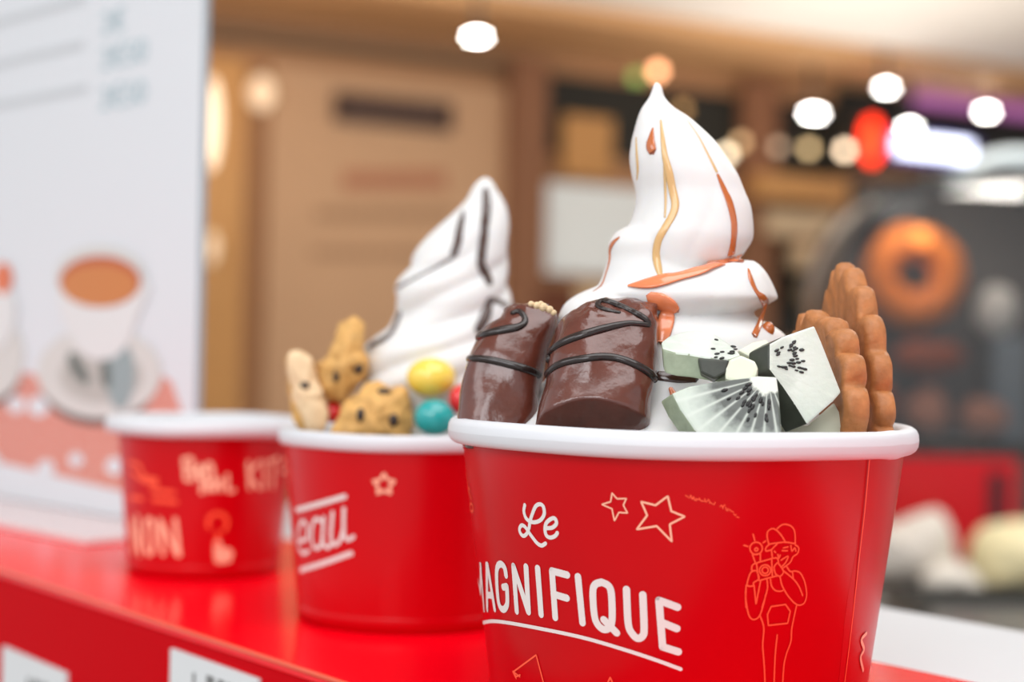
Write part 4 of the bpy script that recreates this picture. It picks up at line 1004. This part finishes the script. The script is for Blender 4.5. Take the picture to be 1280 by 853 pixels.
setp(mk('upright_block', V, Fc, mat('carafe_blue', (128, 138, 144), 0.3, 0.4), smooth=False), 'blue grey upright block at the right inside the case', 'block')
q = P(1152, 297, 2.275)
area('case_fill_light', (P(1180, 232, 2.27).x, 2.268, P(1180, 236, 2.27).z), (P(1180, 380, 2.37).x, 2.40, P(1180, 380, 2.37).z), (0.24, 0.02), 0.45, (1, 0.92, 0.82))  # lamp added to brighten the case contents, facing away from the camera
mk('fill_light_cover', *axbox(P(1090, 232, 2.26).x, P(1290, 232, 2.26).x, 2.261, 2.265, P(1180, 244, 2.26).z, P(1180, 228, 2.26).z, 0.001), M['case_dark'], dc, smooth=False)  # dark strip added to cover the added lamp
t = thing('case_bulb', 'orange glowing bulb over the orange ring cake inside the case', 'light bulb', q)
mk('bulb', *ellipsoid(q, 0.013, 0.013, 0.013, u=16, v=10), mat('bulb_orange', (255, 170, 90), 0.4, 0.2, emit=1.8, emit_rgb=(255, 140, 60)), t)
mk('stem', *axbox(q.x - 0.003, q.x + 0.003, q.y - 0.003, q.y + 0.003, q.z + 0.0125, P(1152, 223, 2.275).z + 0.004), M['fixture'], t, smooth=False)
# cake stand supports under the ring cake
V, Fc = lathe((P(1142, 345, 2.40).x, 2.40), [(0.03, zbase + 0.001), (0.03, zbase + 0.004), (0.01, zbase + 0.01), (0.01, P(1142, 412, 2.37).z - 0.004), (0.07, P(1142, 412, 2.37).z - 0.002), (0.07, P(1142, 412, 2.37).z), (0.001, P(1142, 412, 2.37).z)], 28)
setp(mk('cake_stand', V, Fc, M['case_dark']), 'dark pedestal stand holding the orange ring cake', 'cake stand')
V, Fc = axbox(P(1084, 250, 2.42).x, P(1150, 250, 2.42).x, 2.38, 2.46, P(1110, 284, 2.42).z, P(1110, 232, 2.42).z, 0.006)
o = mk('fan_unit', V, Fc, mat('unit_black', (30, 34, 36), 0.5), dc, smooth=False); o['label'] = 'near black unit under the hood'

# items on the steel worktop
def mound(name, label, cat, poly, Y, hd, m_, amp=0.004, fr=25):
    VF = pillow(poly, Y, hd, 4, amp, fr, 0.5); lo = min(v.z for v in VF[0])
    for v in VF[0]: v.z += max(0, WZ + 0.001 - v.z) * 0 + (WZ + 0.0005 - lo)
    return setp(mk(name, *VF, m_), label, cat)
M['napkin'] = mat('napkin', (226, 218, 208), 0.7, noise_amt=0.06, noise_scale=30); M['napkin_peach'] = mat('napkin_peach', (236, 196, 168), 0.7)
mound('napkin_pile', 'crumpled cream napkin pile beside the front cup seam', 'napkin', [(1060, 735), (1062, 690), (1085, 662), (1115, 668), (1145, 655), (1172, 652), (1188, 675), (1194, 705), (1188, 735)], 2.02, 0.06, M['napkin'])
mound('paper_plate', 'small white crumpled paper beside the cream napkins', 'paper', [(1150, 738), (1152, 718), (1175, 702), (1205, 704), (1224, 720), (1222, 738)], 1.93, 0.04, M['pastry_white'])
mound('bun', 'pale yellow round bun on the steel worktop', 'bun', [(1213, 735), (1214, 695), (1228, 668), (1255, 658), (1290, 656), (1325, 670), (1340, 700), (1335, 735)], 2.0, 0.08, mat('bun_yellow', (244, 232, 186), 0.5, noise_amt=0.12, noise_scale=14), 0.003)
ty = thing('tray', 'dark steel tray in front of the yellow bun', 'tray', (0.6, 1.8, WZ))
a = on_z(1118, 752, WZ + 0.012)
mk('tray_base', *axbox(a.x, a.x + 0.5, 1.66, 1.83, WZ, WZ + 0.004, 0.001), M['steel'], ty, smooth=False)
mk('tray_wall', *join(axbox(a.x, a.x + 0.5, 1.825, 1.835, WZ + 0.004, WZ + 0.022), axbox(a.x, a.x + 0.01, 1.66, 1.825, WZ + 0.004, WZ + 0.022)), M['steel_dark'], ty, smooth=False)
